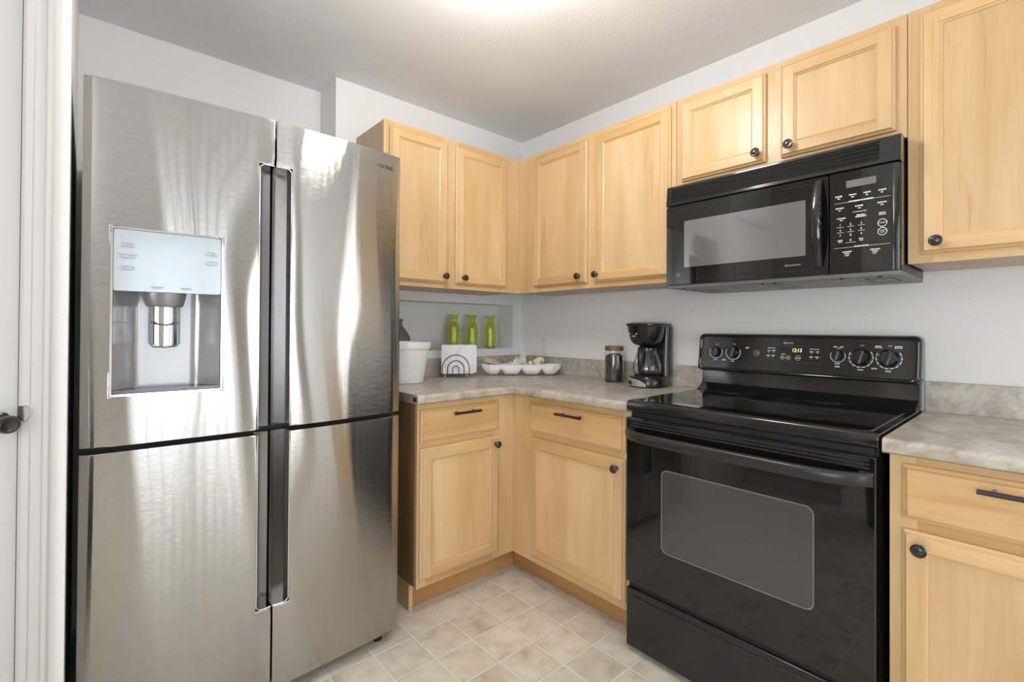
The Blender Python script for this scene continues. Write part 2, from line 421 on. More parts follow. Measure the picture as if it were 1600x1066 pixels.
box(bm, B2, B3, YB - 0.1, YB, 0, 0.4); box(bm, B2, B3, YB - 0.1, YB, 2.1, CEIL)
struct('wall_front', bm, PAINT_B)
# baseboards that show in the oven glass
def base(name, x0, x1, y0, y1):
    bm = bm_(); box(bm, x0, x1, y0, y1, 0.0, 0.085, bev=0.003); struct(name, bm, TRIMP)
base('baseboard_pantry', -3.0, DX0 - 0.07, DY - 0.013, DY)
base('baseboard_corner', -3.0, -2.987, -1.393, DY - 0.013); base('baseboard_hall', XL, -3.0, -1.393, -1.38)

# door casing: profile swept up the jamb, three beads as in the photograph
def casing(name, x_in, x_out, ztop):
    bm = bm_(); s = 1 if x_out > x_in else -1; wd = abs(x_out - x_in)
    prof = [(0, 0), (0, 0.010), (0.006, 0.014), (0.018, 0.015), (0.020, 0.011), (0.038, 0.012), (0.042, 0.018), (0.050, 0.019), (wd, 0.012), (wd, 0)]
    prism(bm, [(x_in + s * u, DY - d) for u, d in prof], 0.0, ztop, plane='xy')
    return struct(name, bm, TRIMP)
casing('trim_1', DX1, -2.217, DH + 0.055)
casing('trim_2', DX0, DX0 - 0.055, DH + 0.055)
bm = bm_(); box(bm, DX0, DX1, DY - 0.016, DY, DH, DH + 0.055, bev=0.003); struct('trim_3', bm, TRIMP)
# six-panel pantry door
door = bpy.data.objects.new('door_1', None); COL.objects.link(door); door['kind'] = 'structure'
door.location = (DX0, DY, 0)
DWD = DX1 - DX0 - 0.002
bm = bm_(); yf = 0.006
xs = [0.003, 0.115, 0.315, 0.395, 0.595, DWD]
zs = [0.008, 0.24, 0.86, 1.02, 1.62, 1.72, 1.92, DH - 0.004]
for i in range(5):
    for j in range(7):
        x0, x1, z0, z1 = xs[i], xs[i + 1], zs[j], zs[j + 1]
        if i in (1, 3) and j in (1, 3, 5):
            v = loops(bm, [(x0, x1, z0, z1, yf), (x0 + .010, x1 - .010, z0 + .010, z1 - .010, yf + .009), (x0 + .018, x1 - .018, z0 + .018, z1 - .018, yf + .009), (x0 + .04, x1 - .04, z0 + .04, z1 - .04, yf + .003)], 0, 0)
            bm.faces.new(v[-1])
        else: quad(bm, [(x0, yf, z0), (x1, yf, z0), (x1, yf, z1), (x0, yf, z1)])
bmesh.ops.remove_doubles(bm, verts=bm.verts[:], dist=1e-5)
box(bm, 0.003, DWD, yf + 0.012, yf + 0.036, 0.008, DH - 0.004)
for a, b_ in ((0.003, 0.0035), (DWD - 0.0005, DWD)): box(bm, a, b_, yf, yf + 0.03, 0.008, DH - 0.004)
obj('door_leaf', bm, DOORP, door, kind='structure')
# knob: axis leans towards the camera side
kx, kz = -2.306 - DX0, 0.965
kd = Vector((0.40, -0.90, -0.04)).normalized()
R3 = kd.to_track_quat('Z', 'Y').to_matrix().to_4x4() @ Matrix.Diagonal((0.84, 0.84, 0.95, 1))
bm = bm_()
lathe(bm, [(0, 0.0), (0.026, 0.0), (0.027, 0.006), (0.022, 0.010), (0.011, 0.012), (0.010, 0.030), (0.016, 0.036), (0.023, 0.044), (0.0245, 0.054), (0.022, 0.062), (0.019, 0.0645), (0.0175, 0.0625), (0.010, 0.0615), (0, 0.0615)], (kx, 0.006, kz), mat=R3, seg=36)
o = obj('door_knob', bm, BLACK_METAL, door, 40)
bm = bm_()
box(bm, DX1 - 0.001 - DX0, DX1 + 0.007 - DX0, -0.0185, -0.0150, 0.965, 1.000)
prism(bm, [(DX1 + 0.009 - DX0 + 0.011 * math.sin(PI * k / 12), 0.982 - 0.019 * math.cos(PI * k / 12)) for k in range(13)], -0.0215, -0.0165, 1, bev=0.001)
obj('strike_plate', bm, [BLACK_METAL, plain('worn_nickel', (0.30, 0.30, 0.30, 1), 0.3, 0.9)], door, 30)

# patio door mirrored in the steel, plus three windows added for their light: frame, bright daylight pane, vertical blinds
SKY = emis('daylight_pane', (0.86, 0.93, 1.0, 1), 1.6)
BLIND = plain('blind_vinyl', (0.80, 0.82, 0.84, 1), 0.5)
def window(name, horizontal, fixed, a0, a1, z0, z1, slats=True):
    win = bpy.data.objects.new(name, None); COL.objects.link(win); win['kind'] = 'structure'
    def bx(bm, a, b, d0, d1, c, d):
        if horizontal: box(bm, a, b, fixed + d0, fixed + d1, c, d)
        else: box(bm, fixed + d0, fixed + d1, a, b, c, d)
    s = -1 if name == 'added_window_3' else 1
    bm = bm_(); mid = (a0 + a1) / 2
    for q in ((a0, a0 + .05), (mid - .03, mid + .03), (a1 - .05, a1)) if a1 - a0 > 0.5 else ((a0, a0 + .03), (a1 - .03, a1)): bx(bm, q[0], q[1], -0.03, 0.02, z0, z1)
    bx(bm, a0, a1, -0.03, 0.02, z0, z0 + .06); bx(bm, a0, a1, -0.03, 0.02, z1 - .06, z1)
    obj('window_frame', bm, TRIMP, win, kind='structure')
    bm = bm_(); bx(bm, a0, a1, -s * 0.06, -s * 0.055, z0, z1); obj('pane', bm, SKY, win, kind='structure')
    if slats:
        bm = bm_(); n = int((a1 - a0) / 0.17); st = (a1 - a0) / n
        for k in range(n):
            c = a0 + (k + 0.5) * st
            vs = box(bm, c - 0.040, c + 0.040, fixed + 0.10, fixed + 0.103, z0 + 0.03, z1 - 0.02)
            xf(vs, Matrix.Translation((c, fixed + 0.1, 0)) @ Matrix.Rotation(math.radians(72), 4, 'Z') @ Matrix.Translation((-c, -fixed - 0.1, 0)))
        bx(bm, a0, a1, s * 0.03, s * 0.075, z1 - 0.03, z1 + 0.02)
        obj('blind', bm, BLIND, win, kind='structure')
window('window_1', True, YB - 0.03, B0, B1, 0.03, 2.12)
window('added_window_2', False, XL - 0.03, A1, A0, 0.6, 2.1, False)  # added as fill from the left
window('added_window_3', False, 0.05, W1, W0, 0.4, 2.1, False)  # added for its bright streak in the refrigerator door
window('added_window_4', True, YB - 0.05, B2, B3, 0.4, 2.1, False)  # added for a streak in the steel and light on the niche

# kitchen ceiling light, plus an added fill light in the room behind
DIFF = emis('lamp_diffuser', (1.0, 0.965, 0.93, 1), 43.0)
DIFF2 = emis('fill_lamp_diffuser', (1.0, 0.965, 0.93, 1), 30.0)
for nm, (lx, ly), r, lb in (('ceiling_light', KLIGHT, 0.155, 'round flush ceiling light over the kitchen floor'), ('ceiling_light', (-3.8, -3.0), 0.17, 'larger round fill light added over the room behind')):
    t = thing(nm, lb, 'light', (lx, ly, CEIL))
    bm = bm_(); lathe(bm, [(0, 0), (r, 0), (r, -0.025), (r - 0.012, -0.03), (r - 0.02, -0.026), (0, -0.026)], seg=40); obj('light_base', bm, CHROME, t, 40)
    g = r * 0.65; bm = bm_(); lathe(bm, [(0.03, -0.03), (0.03, -0.078)] + [(g * math.sin(a), -0.075 - g + g * math.cos(a)) for a in [PI * k / 16 for k in range(4, 16)]] + [(0, -0.075 - 2 * g)], seg=40); obj('lamp_shade', bm, DIFF if lx > -2 else DIFF2, t, 60)

# ------------------------------------------------------------------ cabinets (local: x to the right seen from the front, y=0 at the wall, front at -y)
def knob(parent, x, y, z):
    bm = bm_()
    lathe(bm, [(0, 0), (0.009, 0), (0.0085, 0.003), (0.0055, 0.006), (0.0055, 0.013), (0.010, 0.017), (0.0155, 0.020), (0.0160, 0.023), (0.0135, 0.0265), (0.011, 0.0262), (0.0095, 0.0275), (0.006, 0.0285), (0, 0.0288)], (x, y, z), '-y', 28)
    return obj('knob', bm, BLACK_METAL, parent, 35)
def pull(parent, x0, x1, y, z):
    bm = bm_(); r = 0.006
    tube(bm, [(x0, y - 0.032, z), (x1, y - 0.032, z)], r, 14)
    d = (x1 - x0); a = d * 0.17 if d < 0.2 else 0.03
    for px in (x0 + a, x1 - a): tube(bm, [(px, y - 0.032, z), (px, y, z)], 0.0042, 10)
    return obj('pull_handle', bm, BLACK_METAL, parent, 40)
def framed(bm, x0, x1, z0, z1, yb, T=0.019, lip=0.009, sw=0.050):
    """five-piece door frame: stepped outer lip, stiles running through, bevelled inner edge"""
    yf = yb - T
    loops(bm, [(x0, x1, z0, z1, yb), (x0, x1, z0, z1, yb - 0.010), (x0 + 0.003, x1 - 0.003, z0 + 0.003, z1 - 0.003, yb - 0.0115), (x0 + lip - 0.003, x1 - lip + 0.003, z0 + lip - 0.003, z1 - lip + 0.003, yb - 0.014), (x0 + lip, x1 - lip, z0 + lip, z1 - lip, yf)])
    a0, a1, c0, c1 = x0 + lip, x1 - lip, z0 + lip, z1 - lip
    b0, b1, d0, d1 = x0 + sw - 0.007, x1 - sw + 0.007, z0 + sw - 0.007, z1 - sw + 0.007
    quad(bm, [(a0, yf, c0), (b0, yf, c0), (b0, yf, c1), (a0, yf, c1)], 0); quad(bm, [(b1, yf, c0), (a1, yf, c0), (a1, yf, c1), (b1, yf, c1)], 0)
    e = 0.0007                                                    # hairline joint between rail and stile
    quad(bm, [(b0 + e, yf, c0), (b1 - e, yf, c0), (b1 - e, yf, d0), (b0 + e, yf, d0)], 1); quad(bm, [(b0 + e, yf, d1), (b1 - e, yf, d1), (b1 - e, yf, c1), (b0 + e, yf, c1)], 1)
    quad(bm, [(b0, yf + .001, c0), (b1, yf + .001, c0), (b1, yf + .001, d0), (b0, yf + .001, d0)], 1); quad(bm, [(b0, yf + .001, d1), (b1, yf + .001, d1), (b1, yf + .001, c1), (b0, yf + .001, c1)], 1)
    loops(bm, [(b0, b1, d0, d1, yf), (b0 + .002, b1 - .002, d0 + .002, d1 - .002, yf + 0.004), (b0 + .007, b1 - .007, d0 + .007, d1 - .007, yf + 0.0065), (b0 + .007, b1 - .007, d0 + .007, d1 - .007, yf + 0.014)])
    return (x0 + sw, x1 - sw, z0 + sw, z1 - sw, yf)
def cab_door(par, x0, x1, z0, z1, yb, kn=None, sw=0.050):
    bm = bm_(); px0, px1, pz0, pz1, yf = framed(bm, x0, x1, z0, z1, yb, sw=sw)
    d = obj('door', bm, WOODS, par)
    bm = bm_(); box(bm, px0 - 0.004, px1 + 0.004, yf + 0.0095, yf + 0.0135, pz0 - 0.004, pz1 + 0.004); obj('door_panel', bm, WOOD_V, d)
    if kn: knob(d, kn[0], yf, kn[1])
    return d
def drawer(par, x0, x1, z0, z1, yb, ph=None):
    bm = bm_(); yf = yb - 0.019; l = 0.011
    v = loops(bm, [(x0, x1, z0, z1, yb), (x0, x1, z0, z1, yb - 0.010), (x0 + .003, x1 - .003, z0 + .003, z1 - .003, yb - .0115), (x0 + l - .003, x1 - l + .003, z0 + l - .003, z1 - l + .003, yb - .0145), (x0 + l, x1 - l, z0 + l, z1 - l, yf)], 0, 0)
    bm.faces.new(v[-1])
    d = obj('drawer', bm, [WOOD_X], par)
    if ph: pull(d, ph[0], ph[1], yf, ph[2])
    return d
def carcass(par, x0, x1, dp, z0, z1, stiles, rails, left_side=None):
    """box behind a face frame; stiles [(x0,x1)], rails [(x0,x1,z0,z1)]"""
    yb = -(dp - 0.019)
    bm = bm_(); box(bm, x0 + 0.001, x1 - 0.001, yb, -0.002, z0 + 0.002, z1 - 0.001)
    obj('cabinet_box', bm, left_side or WOOD_D, par)
    bm = bm_()
    for a, b in stiles: box(bm, a, b, -dp, yb - 0.0003, z0, z1, 0)
    for a, b, c, d in rails: box(bm, a + .0003, b - .0003, -dp + 0.0004, yb - 0.0003, c, d, 1)
    obj('face_frame', bm, WOODS, par)
ZB, ZT = 1.387, 2.147
DZ0, DZ1 = 1.413, 2.122
UD = 0.305
# upper cabinet on the back wall
UAX = -1.1436
t = thing('wall_cabinet', 'light maple wall cabinet on the back wall above the niche, left of the corner', 'cabinet', (UAX, 0, ZB), 0, 'maple wall cabinets')
h = ZT - ZB; u = lambda X: X - UAX
def place(children, dz):                                         # cabinets are drawn in room heights and hung from their own base
    for c in children: c.location.z -= dz
def finish(t, dz): place(t.children, dz)
carcass(t, 0, u(-UD), UD, ZB, ZT, [(0, u(-1.085)), (u(-0.82), u(-0.728)), (u(-0.43), u(-UD))], [(u(-1.085), u(-0.82), ZB, ZB + .05), (u(-1.085), u(-0.82), ZT - .05, ZT), (u(-0.728), u(-0.43), ZB, ZB + .05), (u(-0.728), u(-0.43), ZT - .05, ZT)])
cab_door(t, u(-1.118), u(-0.800), DZ0, DZ1, -UD - 0.0005, (u(-0.820), 1.4445))
cab_door(t, u(-0.748), u(-0.408), DZ0, DZ1, -UD - 0.0005, (u(-0.705), 1.4445))
finish(t, ZB)
# upper cabinets on the right wall: local x = -(y - y0)
def wall_b(name, label, y0, z, group): return thing(name, label, 'cabinet', (0, y0, z), -PI / 2, group)
YB1, YB2 = -1.2905, -2.0495
t = wall_b('wall_cabinet', 'light maple wall cabinet right of the corner, two full height doors beside the microwave', -0.305, ZB, 'maple wall cabinets'); u = lambda Y: -(Y + 0.305)
carcass(t, 0, u(YB1) - 0.001, UD, ZB, ZT, [(0.0005, u(-0.46)), (u(-0.80), u(-0.89)), (u(-1.25), u(YB1) - 0.001)], [(u(-0.46), u(-0.80), ZB, ZB + .05), (u(-0.46), u(-0.80), ZT - .05, ZT), (u(-0.89), u(-1.25), ZB, ZB + .05), (u(-0.89), u(-1.25), ZT - .05, ZT)])
cab_door(t, u(-0.443), u(-0.818), DZ0, DZ1, -UD - 0.0005, (u(-0.775), 1.4475))
cab_door(t, u(-0.873), u(-1.269), DZ0, DZ1, -UD - 0.0005, (u(-0.885), 1.4475))
finish(t, ZB)
ZC = 1.772
t = wall_b('wall_cabinet', 'short maple wall cabinet directly above the black microwave', YB1, ZC, 'maple wall cabinets'); u = lambda Y: -(Y - YB1)
wd = YB1 - YB2
carcass(t, 0.001, wd - 0.001, UD, ZC, ZT, [(0.001, 0.045), (u(-1.63), u(-1.715)), (wd - 0.045, wd - 0.001)], [(0.045, u(-1.63), ZC, ZC + .05), (0.045, u(-1.63), ZT - .05, ZT), (u(-1.715), wd - 0.045, ZC, ZC + .05), (u(-1.715), wd - 0.045, ZT - .05, ZT)])
cab_door(t, u(-1.318), u(-1.648), 1.7985, DZ1, -UD - 0.0005, (u(-1.622), 1.832))
cab_door(t, u(-1.699), u(-2.022), 1.7985, DZ1, -UD - 0.0005, (u(-1.731), 1.832))
finish(t, ZC)
t = wall_b('wall_cabinet', 'tall maple wall cabinet at the right edge, right of the microwave', YB2, ZB, 'maple wall cabinets'); u = lambda Y: -(Y - YB2)
carcass(t, 0.001, 0.61, UD, ZB, ZT, [(0.001, 0.055), (0.555, 0.61)], [(0.055, 0.555, ZB, ZB + .05), (0.055, 0.555, ZT - .05, ZT)])
cab_door(t, u(-2.081), u(-2.081) + 0.535, DZ0, DZ1, -UD - 0.0005, (u(-2.118), 1.445), sw=0.049)
finish(t, ZB)

# base cabinets
BD = 0.61; BZ0, BZ1 = 0.114, 0.876
def base_cab(t, x0, x1, stiles, rails, kick_x0=None, kick_x1=None, side=None):
    carcass(t, x0, x1, BD, BZ0, BZ1, stiles, rails, side)
    bm = bm_(); box(bm, kick_x0 if kick_x0 is not None else x0, kick_x1 if kick_x1 is not None else x1, -0.534, -0.518, 0.001, BZ0)
    obj('toe_kick', bm, WOOD_K, t)
BAX = -1.138
SIDE_SHADED = wood('shaded_end_wood', 'z', srgb(165, 128, 88), srgb(146, 110, 72), srgb(126, 92, 58), 0.5)  # maple darkened: the shadow beside the refrigerator is put into the colour
t = thing('base_cabinet', 'maple base cabinet between the refrigerator and the inner corner', 'cabinet', (BAX, 0, 0), 0, 'maple base cabinets'); u = lambda X: X - BAX
base_cab(t, 0, u(-BD) , [(0, u(-1.095)), (u(-0.735), u(-BD))], [(u(-1.095), u(-0.735), BZ1 - .04, BZ1), (u(-1.095), u(-0.735), 0.676, 0.723), (u(-1.095), u(-0.735), BZ0, BZ0 + .045)], 0.018, u(-0.535), SIDE_SHADED)
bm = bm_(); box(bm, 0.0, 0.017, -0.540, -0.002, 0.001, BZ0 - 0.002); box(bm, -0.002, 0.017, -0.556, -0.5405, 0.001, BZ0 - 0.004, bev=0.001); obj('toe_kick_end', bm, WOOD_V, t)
drawer(t, u(-1.128), u(-0.7145), 0.715, 0.848, -BD - 0.0005, (u(-0.985), u(-0.845), 0.8225))
cab_door(t, u(-1.128), u(-0.7145), 0.147, 0.688, -BD - 0.0005, (u(-0.735), 0.652), sw=0.054)
t = thing('base_cabinet', 'maple base cabinet between the inner corner and the black range', 'cabinet', (0, -BD, 0), -PI / 2, 'maple base cabinets'); u = lambda Y: -(Y + BD)
RY0 = -1.286
base_cab(t, 0.0, u(RY0) - 0.005, [(0.0005, u(-0.78)), (u(-1.245), u(RY0) - 0.005)], [(u(-0.78), u(-1.245), BZ1 - .04, BZ1), (u(-0.78), u(-1.245), 0.676, 0.723), (u(-0.78), u(-1.245), BZ0, BZ0 + .045)], -0.0755, u(RY0) - 0.005)
drawer(t, u(-0.742), u(-1.262), 0.715, 0.848, -BD - 0.0005, (u(-0.932), u(-1.072), 0.8225))
cab_door(t, u(-0.742), u(-1.262), 0.147, 0.688, -BD - 0.0005, (u(-1.228), 0.652), sw=0.053)
BRY = -2.0615
t = thing('base_cabinet', 'maple base cabinet right of the range, at the right edge', 'cabinet', (0, BRY, 0), -PI / 2, 'maple base cabinets'); u = lambda Y: -(Y - BRY)
base_cab(t, 0.0, 0.61, [(0.0, 0.055), (0.57, 0.61)], [(0.055, 0.57, BZ1 - .04, BZ1), (0.055, 0.57, 0.676, 0.723), (0.055, 0.57, BZ0, BZ0 + .045)])
drawer(t, u(-2.0885), 0.585, 0.718, 0.853, -BD - 0.0005, (u(-2.226), u(-2.226) + 0.16, 0.8265))
cab_door(t, u(-2.0885), 0.585, 0.147, 0.691, -BD - 0.0005, (u(-2.124), 0.654), sw=0.050)

# countertops with rolled front edge and backsplash
CZ0, CZ1, CF = 0.8765, 0.914, 0.648
def edge_profile():                                              # (distance from wall, z) going round the slab
    r = 0.014; p = [(0.001, CZ0), (CF - 0.006, CZ0), (CF, CZ0 + 0.006)]
    p += [(CF - r + r * math.cos(a), CZ1 - r + r * math.sin(a)) for a in [PI / 2 * k / 5 for k in range(6)]]
    return p + [(0.001, CZ1)]
def sweep(bm, prof, path):
    """profile (d, z) extruded along stations; each station maps d -> (x, y)"""
    rings = [[bm.verts.new((*st(d), z)) for d, z in prof] for st in path]
    n = len(prof)
    for a, b in zip(rings, rings[1:]):
        for k in range(n): bm.faces.new((a[k], a[(k + 1) % n], b[(k + 1) % n], b[k]))
    for r in (rings[0], rings[-1]): bm.faces.new(r)
t = thing('countertop', 'mottled grey beige laminate countertop wrapping the corner left of the range', 'countertop', (0, 0, CZ1)); 
bm = bm_(); CL = -1.156
sweep(bm, [(d, z - CZ1) for d, z in edge_profile()], [lambda d: (CL, -d), lambda d: (-d, -d), lambda d: (-d, RY0 + 0.002)])
obj('worktop', bm, LAM, t, 50)
bs = [(0.001, 0.0005), (0.019, 0.0005), (0.019, 0.098), (0.017, 0.101), (0.001, 0.101)]
bm = bm_(); sweep(bm, bs, [lambda d: (CL, -d), lambda d: (-d, -d), lambda d: (-d, RY0 + 0.002)]); obj('backsplash', bm, LAM, t)
bm = bm_(); box(bm, CL - 0.0015, CL - 0.0002, -0.636, -0.606, CZ0 - CZ1 + .008, -0.010); obj('end_cap', bm, plain('red_brown_end', srgb(96, 46, 30), 0.5), t)
t = thing('countertop', 'short laminate countertop on the base cabinet right of the range', 'countertop', (0, 0, CZ1))
bm = bm_(); sweep(bm, [(d, z - CZ1) for d, z in edge_profile()], [lambda d: (-d, -2.0525), lambda d: (-d, -2.69)]); obj('worktop', bm, LAM, t, 50)
bm = bm_(); sweep(bm, bs, [lambda d: (-d, -2.0525), lambda d: (-d, -2.69)]); obj('backsplash', bm, LAM, t)

# ------------------------------------------------------------------ refrigerator
FX, FWD = -2.1678, 0.911
t = thing('refrigerator', 'stainless steel four door refrigerator with water dispenser in the alcove', 'refrigerator', (FX, 0, 0))
FB = -0.615                                                      # back of the doors
def fy(x, z=1.0):
    u_ = x / FWD
    y = -0.680 - 0.026 * (1 - (2 * u_ - 1) ** 2)
    d = min(x, FWD - x)
    if d < 0.05: y += 0.007 * (1 - d / 0.05) ** 2.2               # outer edges roll back
    y += 0.0016 * math.sin(z * 4.6 + x * 7) * math.sin(x * 14 + 1.0) + 0.0005 * math.sin(z * 8.5 + 2 + x * 13)
    return y
bm = bm_(); box(bm, 0.006, FWD - 0.006, FB + 0.012, 0.12, 0.05, 1.825, bev=0.004); obj('cabinet_body', bm, DARK_SIDE, t)
bm = bm_(); box(bm, 0.004, FWD - 0.004, FB - 0.004, FB + 0.0115, 0.06, 1.82); obj('gasket', bm, GASKET, t)
bm = bm_(); box(bm, 0.02, FWD - 0.02, -0.60, -0.50, 0.005, 0.049); 
for fx in (0.06, FWD - 0.06): lathe(bm, [(0, 0), (0.018, 0), (0.018, 0.03), (0, 0.03)], (fx, -0.63, 0.0005), seg=16)
obj('kick_grille', bm, BLACK_MATTE, t)
HX0, HX1 = FX + 0.0, 0
RX0, RX1 = -1.7585 - FX, -1.6605 - FX                             # recessed grip, outer edges
DISP = (-2.1105 - FX, -1.8535 - FX, 0.998, 1.451)
SEAM = 0.4555
def fdoor(name, x0, x1, z0, z1, hole=None, notch=None, label=None):
    xs = sorted(set([x0 + (x1 - x0) * k / 28 for k in range(29)] + [v for r in (hole, notch) if r for v in r[:2]] + [x0 + d for d in (0.004, 0.012, 0.025)] * (x0 < 0.2) + [x1 - d for d in (0.004, 0.012, 0.025)] * (x1 > 0.7)))
    zs = sorted(set([z0 + (z1 - z0) * k / 24 for k in range(25)] + [v for r in (hole, notch) if r for v in r[2:]]))
    def clean(a, keep):
        o = [a[0]]
        for v in a[1:]:
            if v - o[-1] < 0.003:
                if v in keep: o[-1] = v
                continue
            o.append(v)
        return o
    kx = [v for r in (hole, notch) if r for v in r[:2]] + [x0, x1]; kz = [v for r in (hole, notch) if r for v in r[2:]] + [z0, z1]
    xs, zs = clean(xs, kx), clean(zs, kz)
    bm = bm_(); G = {}
    def V(i, j):
        if (i, j) not in G: G[i, j] = bm.verts.new((xs[i], fy(xs[i], zs[j]), zs[j]))
        return G[i, j]
    for i in range(len(xs) - 1):
        for j in range(len(zs) - 1):
            cx, cz = (xs[i] + xs[i + 1]) / 2, (zs[j] + zs[j + 1]) / 2
            if any(r and r[0] < cx < r[1] and r[2] < cz < r[3] for r in (hole, notch)): continue
            bm.faces.new((V(i, j), V(i + 1, j), V(i + 1, j + 1), V(i, j + 1)))
    be = [e for e in bm.edges if e.is_boundary]
    r = bmesh.ops.extrude_edge_only(bm, edges=be)
    nv = [v for v in r['geom'] if isinstance(v, bmesh.types.BMVert)]
    for v in nv: v.co.y = FB - 0.005
    bmesh.ops.bevel(bm, geom=be, offset=0.0035, segments=3, profile=0.5, affect='EDGES')
    o = obj(name, bm, STEEL, t, 40, label=label)
    return o
ZG0, ZG1 = 0.851, 0.867
d1 = fdoor('door', 0.0, SEAM - 0.003, ZG1, 1.840, DISP, (RX0, SEAM - 0.003, ZG1, 1.697), 'upper left door with the dispenser')
d2 = fdoor('door', SEAM + 0.003, FWD, ZG1, 1.840, None, (SEAM + 0.003, RX1, ZG1, 1.697), 'upper right door')
d3 = fdoor('door', 0.0, SEAM - 0.003, 0.045, ZG0, None, (RX0, SEAM - 0.003, 0.305, ZG0), 'lower left door')
d4 = fdoor('door', SEAM + 0.003, FWD, 0.045, ZG0, None, (SEAM + 0.003, RX1, 0.305, ZG0), 'lower right door')
def grip(dr, x0, x1, z0, z1, bottom, left):
    """sloped steel floor of the recess, plus a bright trim line round it"""
    bm = bm_(); yc = -0.660; yo = -0.648
    a, b = (yo, yc) if left else (yc, yo)
    prism(bm, [(x0 + .0006, a), (x1 - .0006, b), (x1 - .0006, FB - .006), (x0 + .0006, FB - .006)], z0, z1, plane='xy')
    obj('handle_recess', bm, STEEL_H, dr)
    bm = bm_(); xo = x0 if left else x1; s = 1 if left else -1; xi = x1 if left else x0
    ze = z0 + 0.002 if bottom else z1 - 0.002
    zo = z1 - 0.001 if bottom else z0 + 0.001
    e = 0.0022
    pts = [(xo + s * e, fy(xo) - 0.0006, zo), (xo + s * e, fy(xo) - 0.0006, ze + (0.010 if bottom else -0.010)), (xo + s * (e + 0.010), fy(xo) - 0.0008, ze), (xi, fy(xi) - 0.0006, ze)]
    tube(bm, pts, 0.0022, 8); obj('handle_trim', bm, CHROME, dr, 60)
grip(d1, RX0, SEAM - 0.003, ZG1 + .001, 1.697, False, True); grip(d2, SEAM + 0.003, RX1, ZG1 + .001, 1.697, False, False)
grip(d3, RX0, SEAM - 0.003, 0.305, ZG0 - .001, True, True); grip(d4, SEAM + 0.003, RX1, 0.305, ZG0 - .001, True, False)
bm = bm_(); xm = -1.338 - FX
ang = math.atan2(fy(xm + .05) - fy(xm - .05), 0.1)
text(bm, 'SAMSUNG', 0.0185, Matrix.Translation((xm, fy(xm, 1.785) - 0.0003, 1.785)) @ Matrix.Rotation(ang, 4, 'Z') @ Matrix.Rotation(PI / 2, 4, 'X'), 0.0004, sx=1.08)
obj('logo', bm, plain('logo_grey', (0.12, 0.12, 0.12, 1), 0.3, 1.0), d2)
# dispenser
X0, X1, Z0, Z1 = DISP
yd = (fy(X0) + fy(X1)) / 2
slope = (fy(X1) - fy(X0)) / (X1 - X0)
SH = Matrix(((1, 0, 0, 0), (slope, 1, 0, fy(X0) - slope * X0), (0, 0, 1, 0), (0, 0, 0, 1)))     # follow the door's slant; y measured from its face
ds = obj('dispenser', bm_(), STEEL_D, t); ds['label'] = 'recessed water and ice dispenser'
bm = bm_(); ring_prism(bm, rrect(X0 + .0002, X1 - .0002, Z0 + .0002, Z1 - .0002, 0.0025), rrect(X0 + .005, X1 - .005, Z0 + .006, Z1 - .0045, 0.002), -0.0025, 0.02); xf(bm.verts, SH); obj('dispenser_frame', bm, CHROME, ds, 30)
ZP = 1.281
bm = bm_(); prism(bm, rrect(X0 + .0062, X1 - .0062, ZP, Z1 - .0055, 0.005), -0.001, 0.012); xf(bm.verts, SH); obj('control_panel', bm, PANEL, ds)
bm = bm_(); rg = random.Random(3)
for s, x, z in (('Freezer', X0 + .036, 1.408), ('Door Alarm', X0 + .036, 1.378), ('Lighting', X0 + .036, 1.346), ('Fridge', X1 - .030, 1.402), ('Control', X1 - .030, 1.375)):
    text(bm, s, 0.0085, FRONT(x, -0.0013, z), 0.0002); blur_text(bm, x, -0.0012, z - 0.007, 0.034, 0.0018, rg); blur_text(bm, x, -0.0012, z - 0.0105, 0.026, 0.0012, rg)
for x in (X0 + .10, X0 + .167): blur_text(bm, x, -0.0012, 1.294, 0.026, 0.003, rg); blur_text(bm, x, -0.0012, 1.2895, 0.022, 0.0015, rg)
xf(bm.verts, SH); obj('lettering', bm, GREY_INK, ds)
bm = bm_()                                                       # cavity: curved cheeks, back wall, shelf
sec = []
for k in range(25):
    s = -1 + 2 * k / 24; wx = (X1 - X0) / 2 - 0.0064
    a = abs(s); sec.append((s * wx, 0.060 * (1 - max(0, (a - 0.52) / 0.48) ** 1.6) if a > 0.52 else 0.060))
rows = []
for z, k in ((Z0 + .016, 1.0), (Z0 + .03, 1.0), (1.10, 0.97), (1.19, 0.93), (ZP + .001, 0.9)):
    rows.append([bm.verts.new(((X0 + X1) / 2 + a, d * k + 0.002, z)) for a, d in sec])
for a, b in zip(rows, rows[1:]):
    for k in range(24): bm.faces.new((a[k], a[k + 1], b[k + 1], b[k]))
xf(bm.verts, SH); obj('cavity', bm, STEEL_D, ds, 50)
bm = bm_(); box(bm, X0 + .0064, X1 - .0064, 0.001, 0.060, Z0 + .007, Z0 + .0155); xf(bm.verts, SH)
rr = bm_(); obj('drip_tray', bm, plain('drip_tray_grey', (0.10, 0.10, 0.11, 1), 0.2, 0.8), ds)
bm = bm_(); box(bm, X0 + .0064, X1 - .0064, 0.012, 0.062, ZP - .0005, ZP + 0.004); xf(bm.verts, SH); obj('cavity_ceiling', bm, STEEL_D, ds)
xc = (-2.0433 - FX + -1.9443 - FX) / 2 + 0.004
bm = bm_(); lathe(bm, [(0, 0), (0.050, 0), (0.0505, -0.006), (0.044, -0.034), (0.040, -0.039), (0, -0.039)], (xc, 0.029, ZP - .001), seg=36)
for v in bm.verts: v.co.y = 0.029 + (v.co.y - 0.029) * 0.55
xf(bm.verts, SH); obj('spout', bm, plain('spout_grey', (0.20, 0.20, 0.205, 1), 0.3, 0.4), ds, 40)
bm = bm_(); out = rrect(xc - .033, xc + .033, 1.128, 1.245, 0.012); rows = []
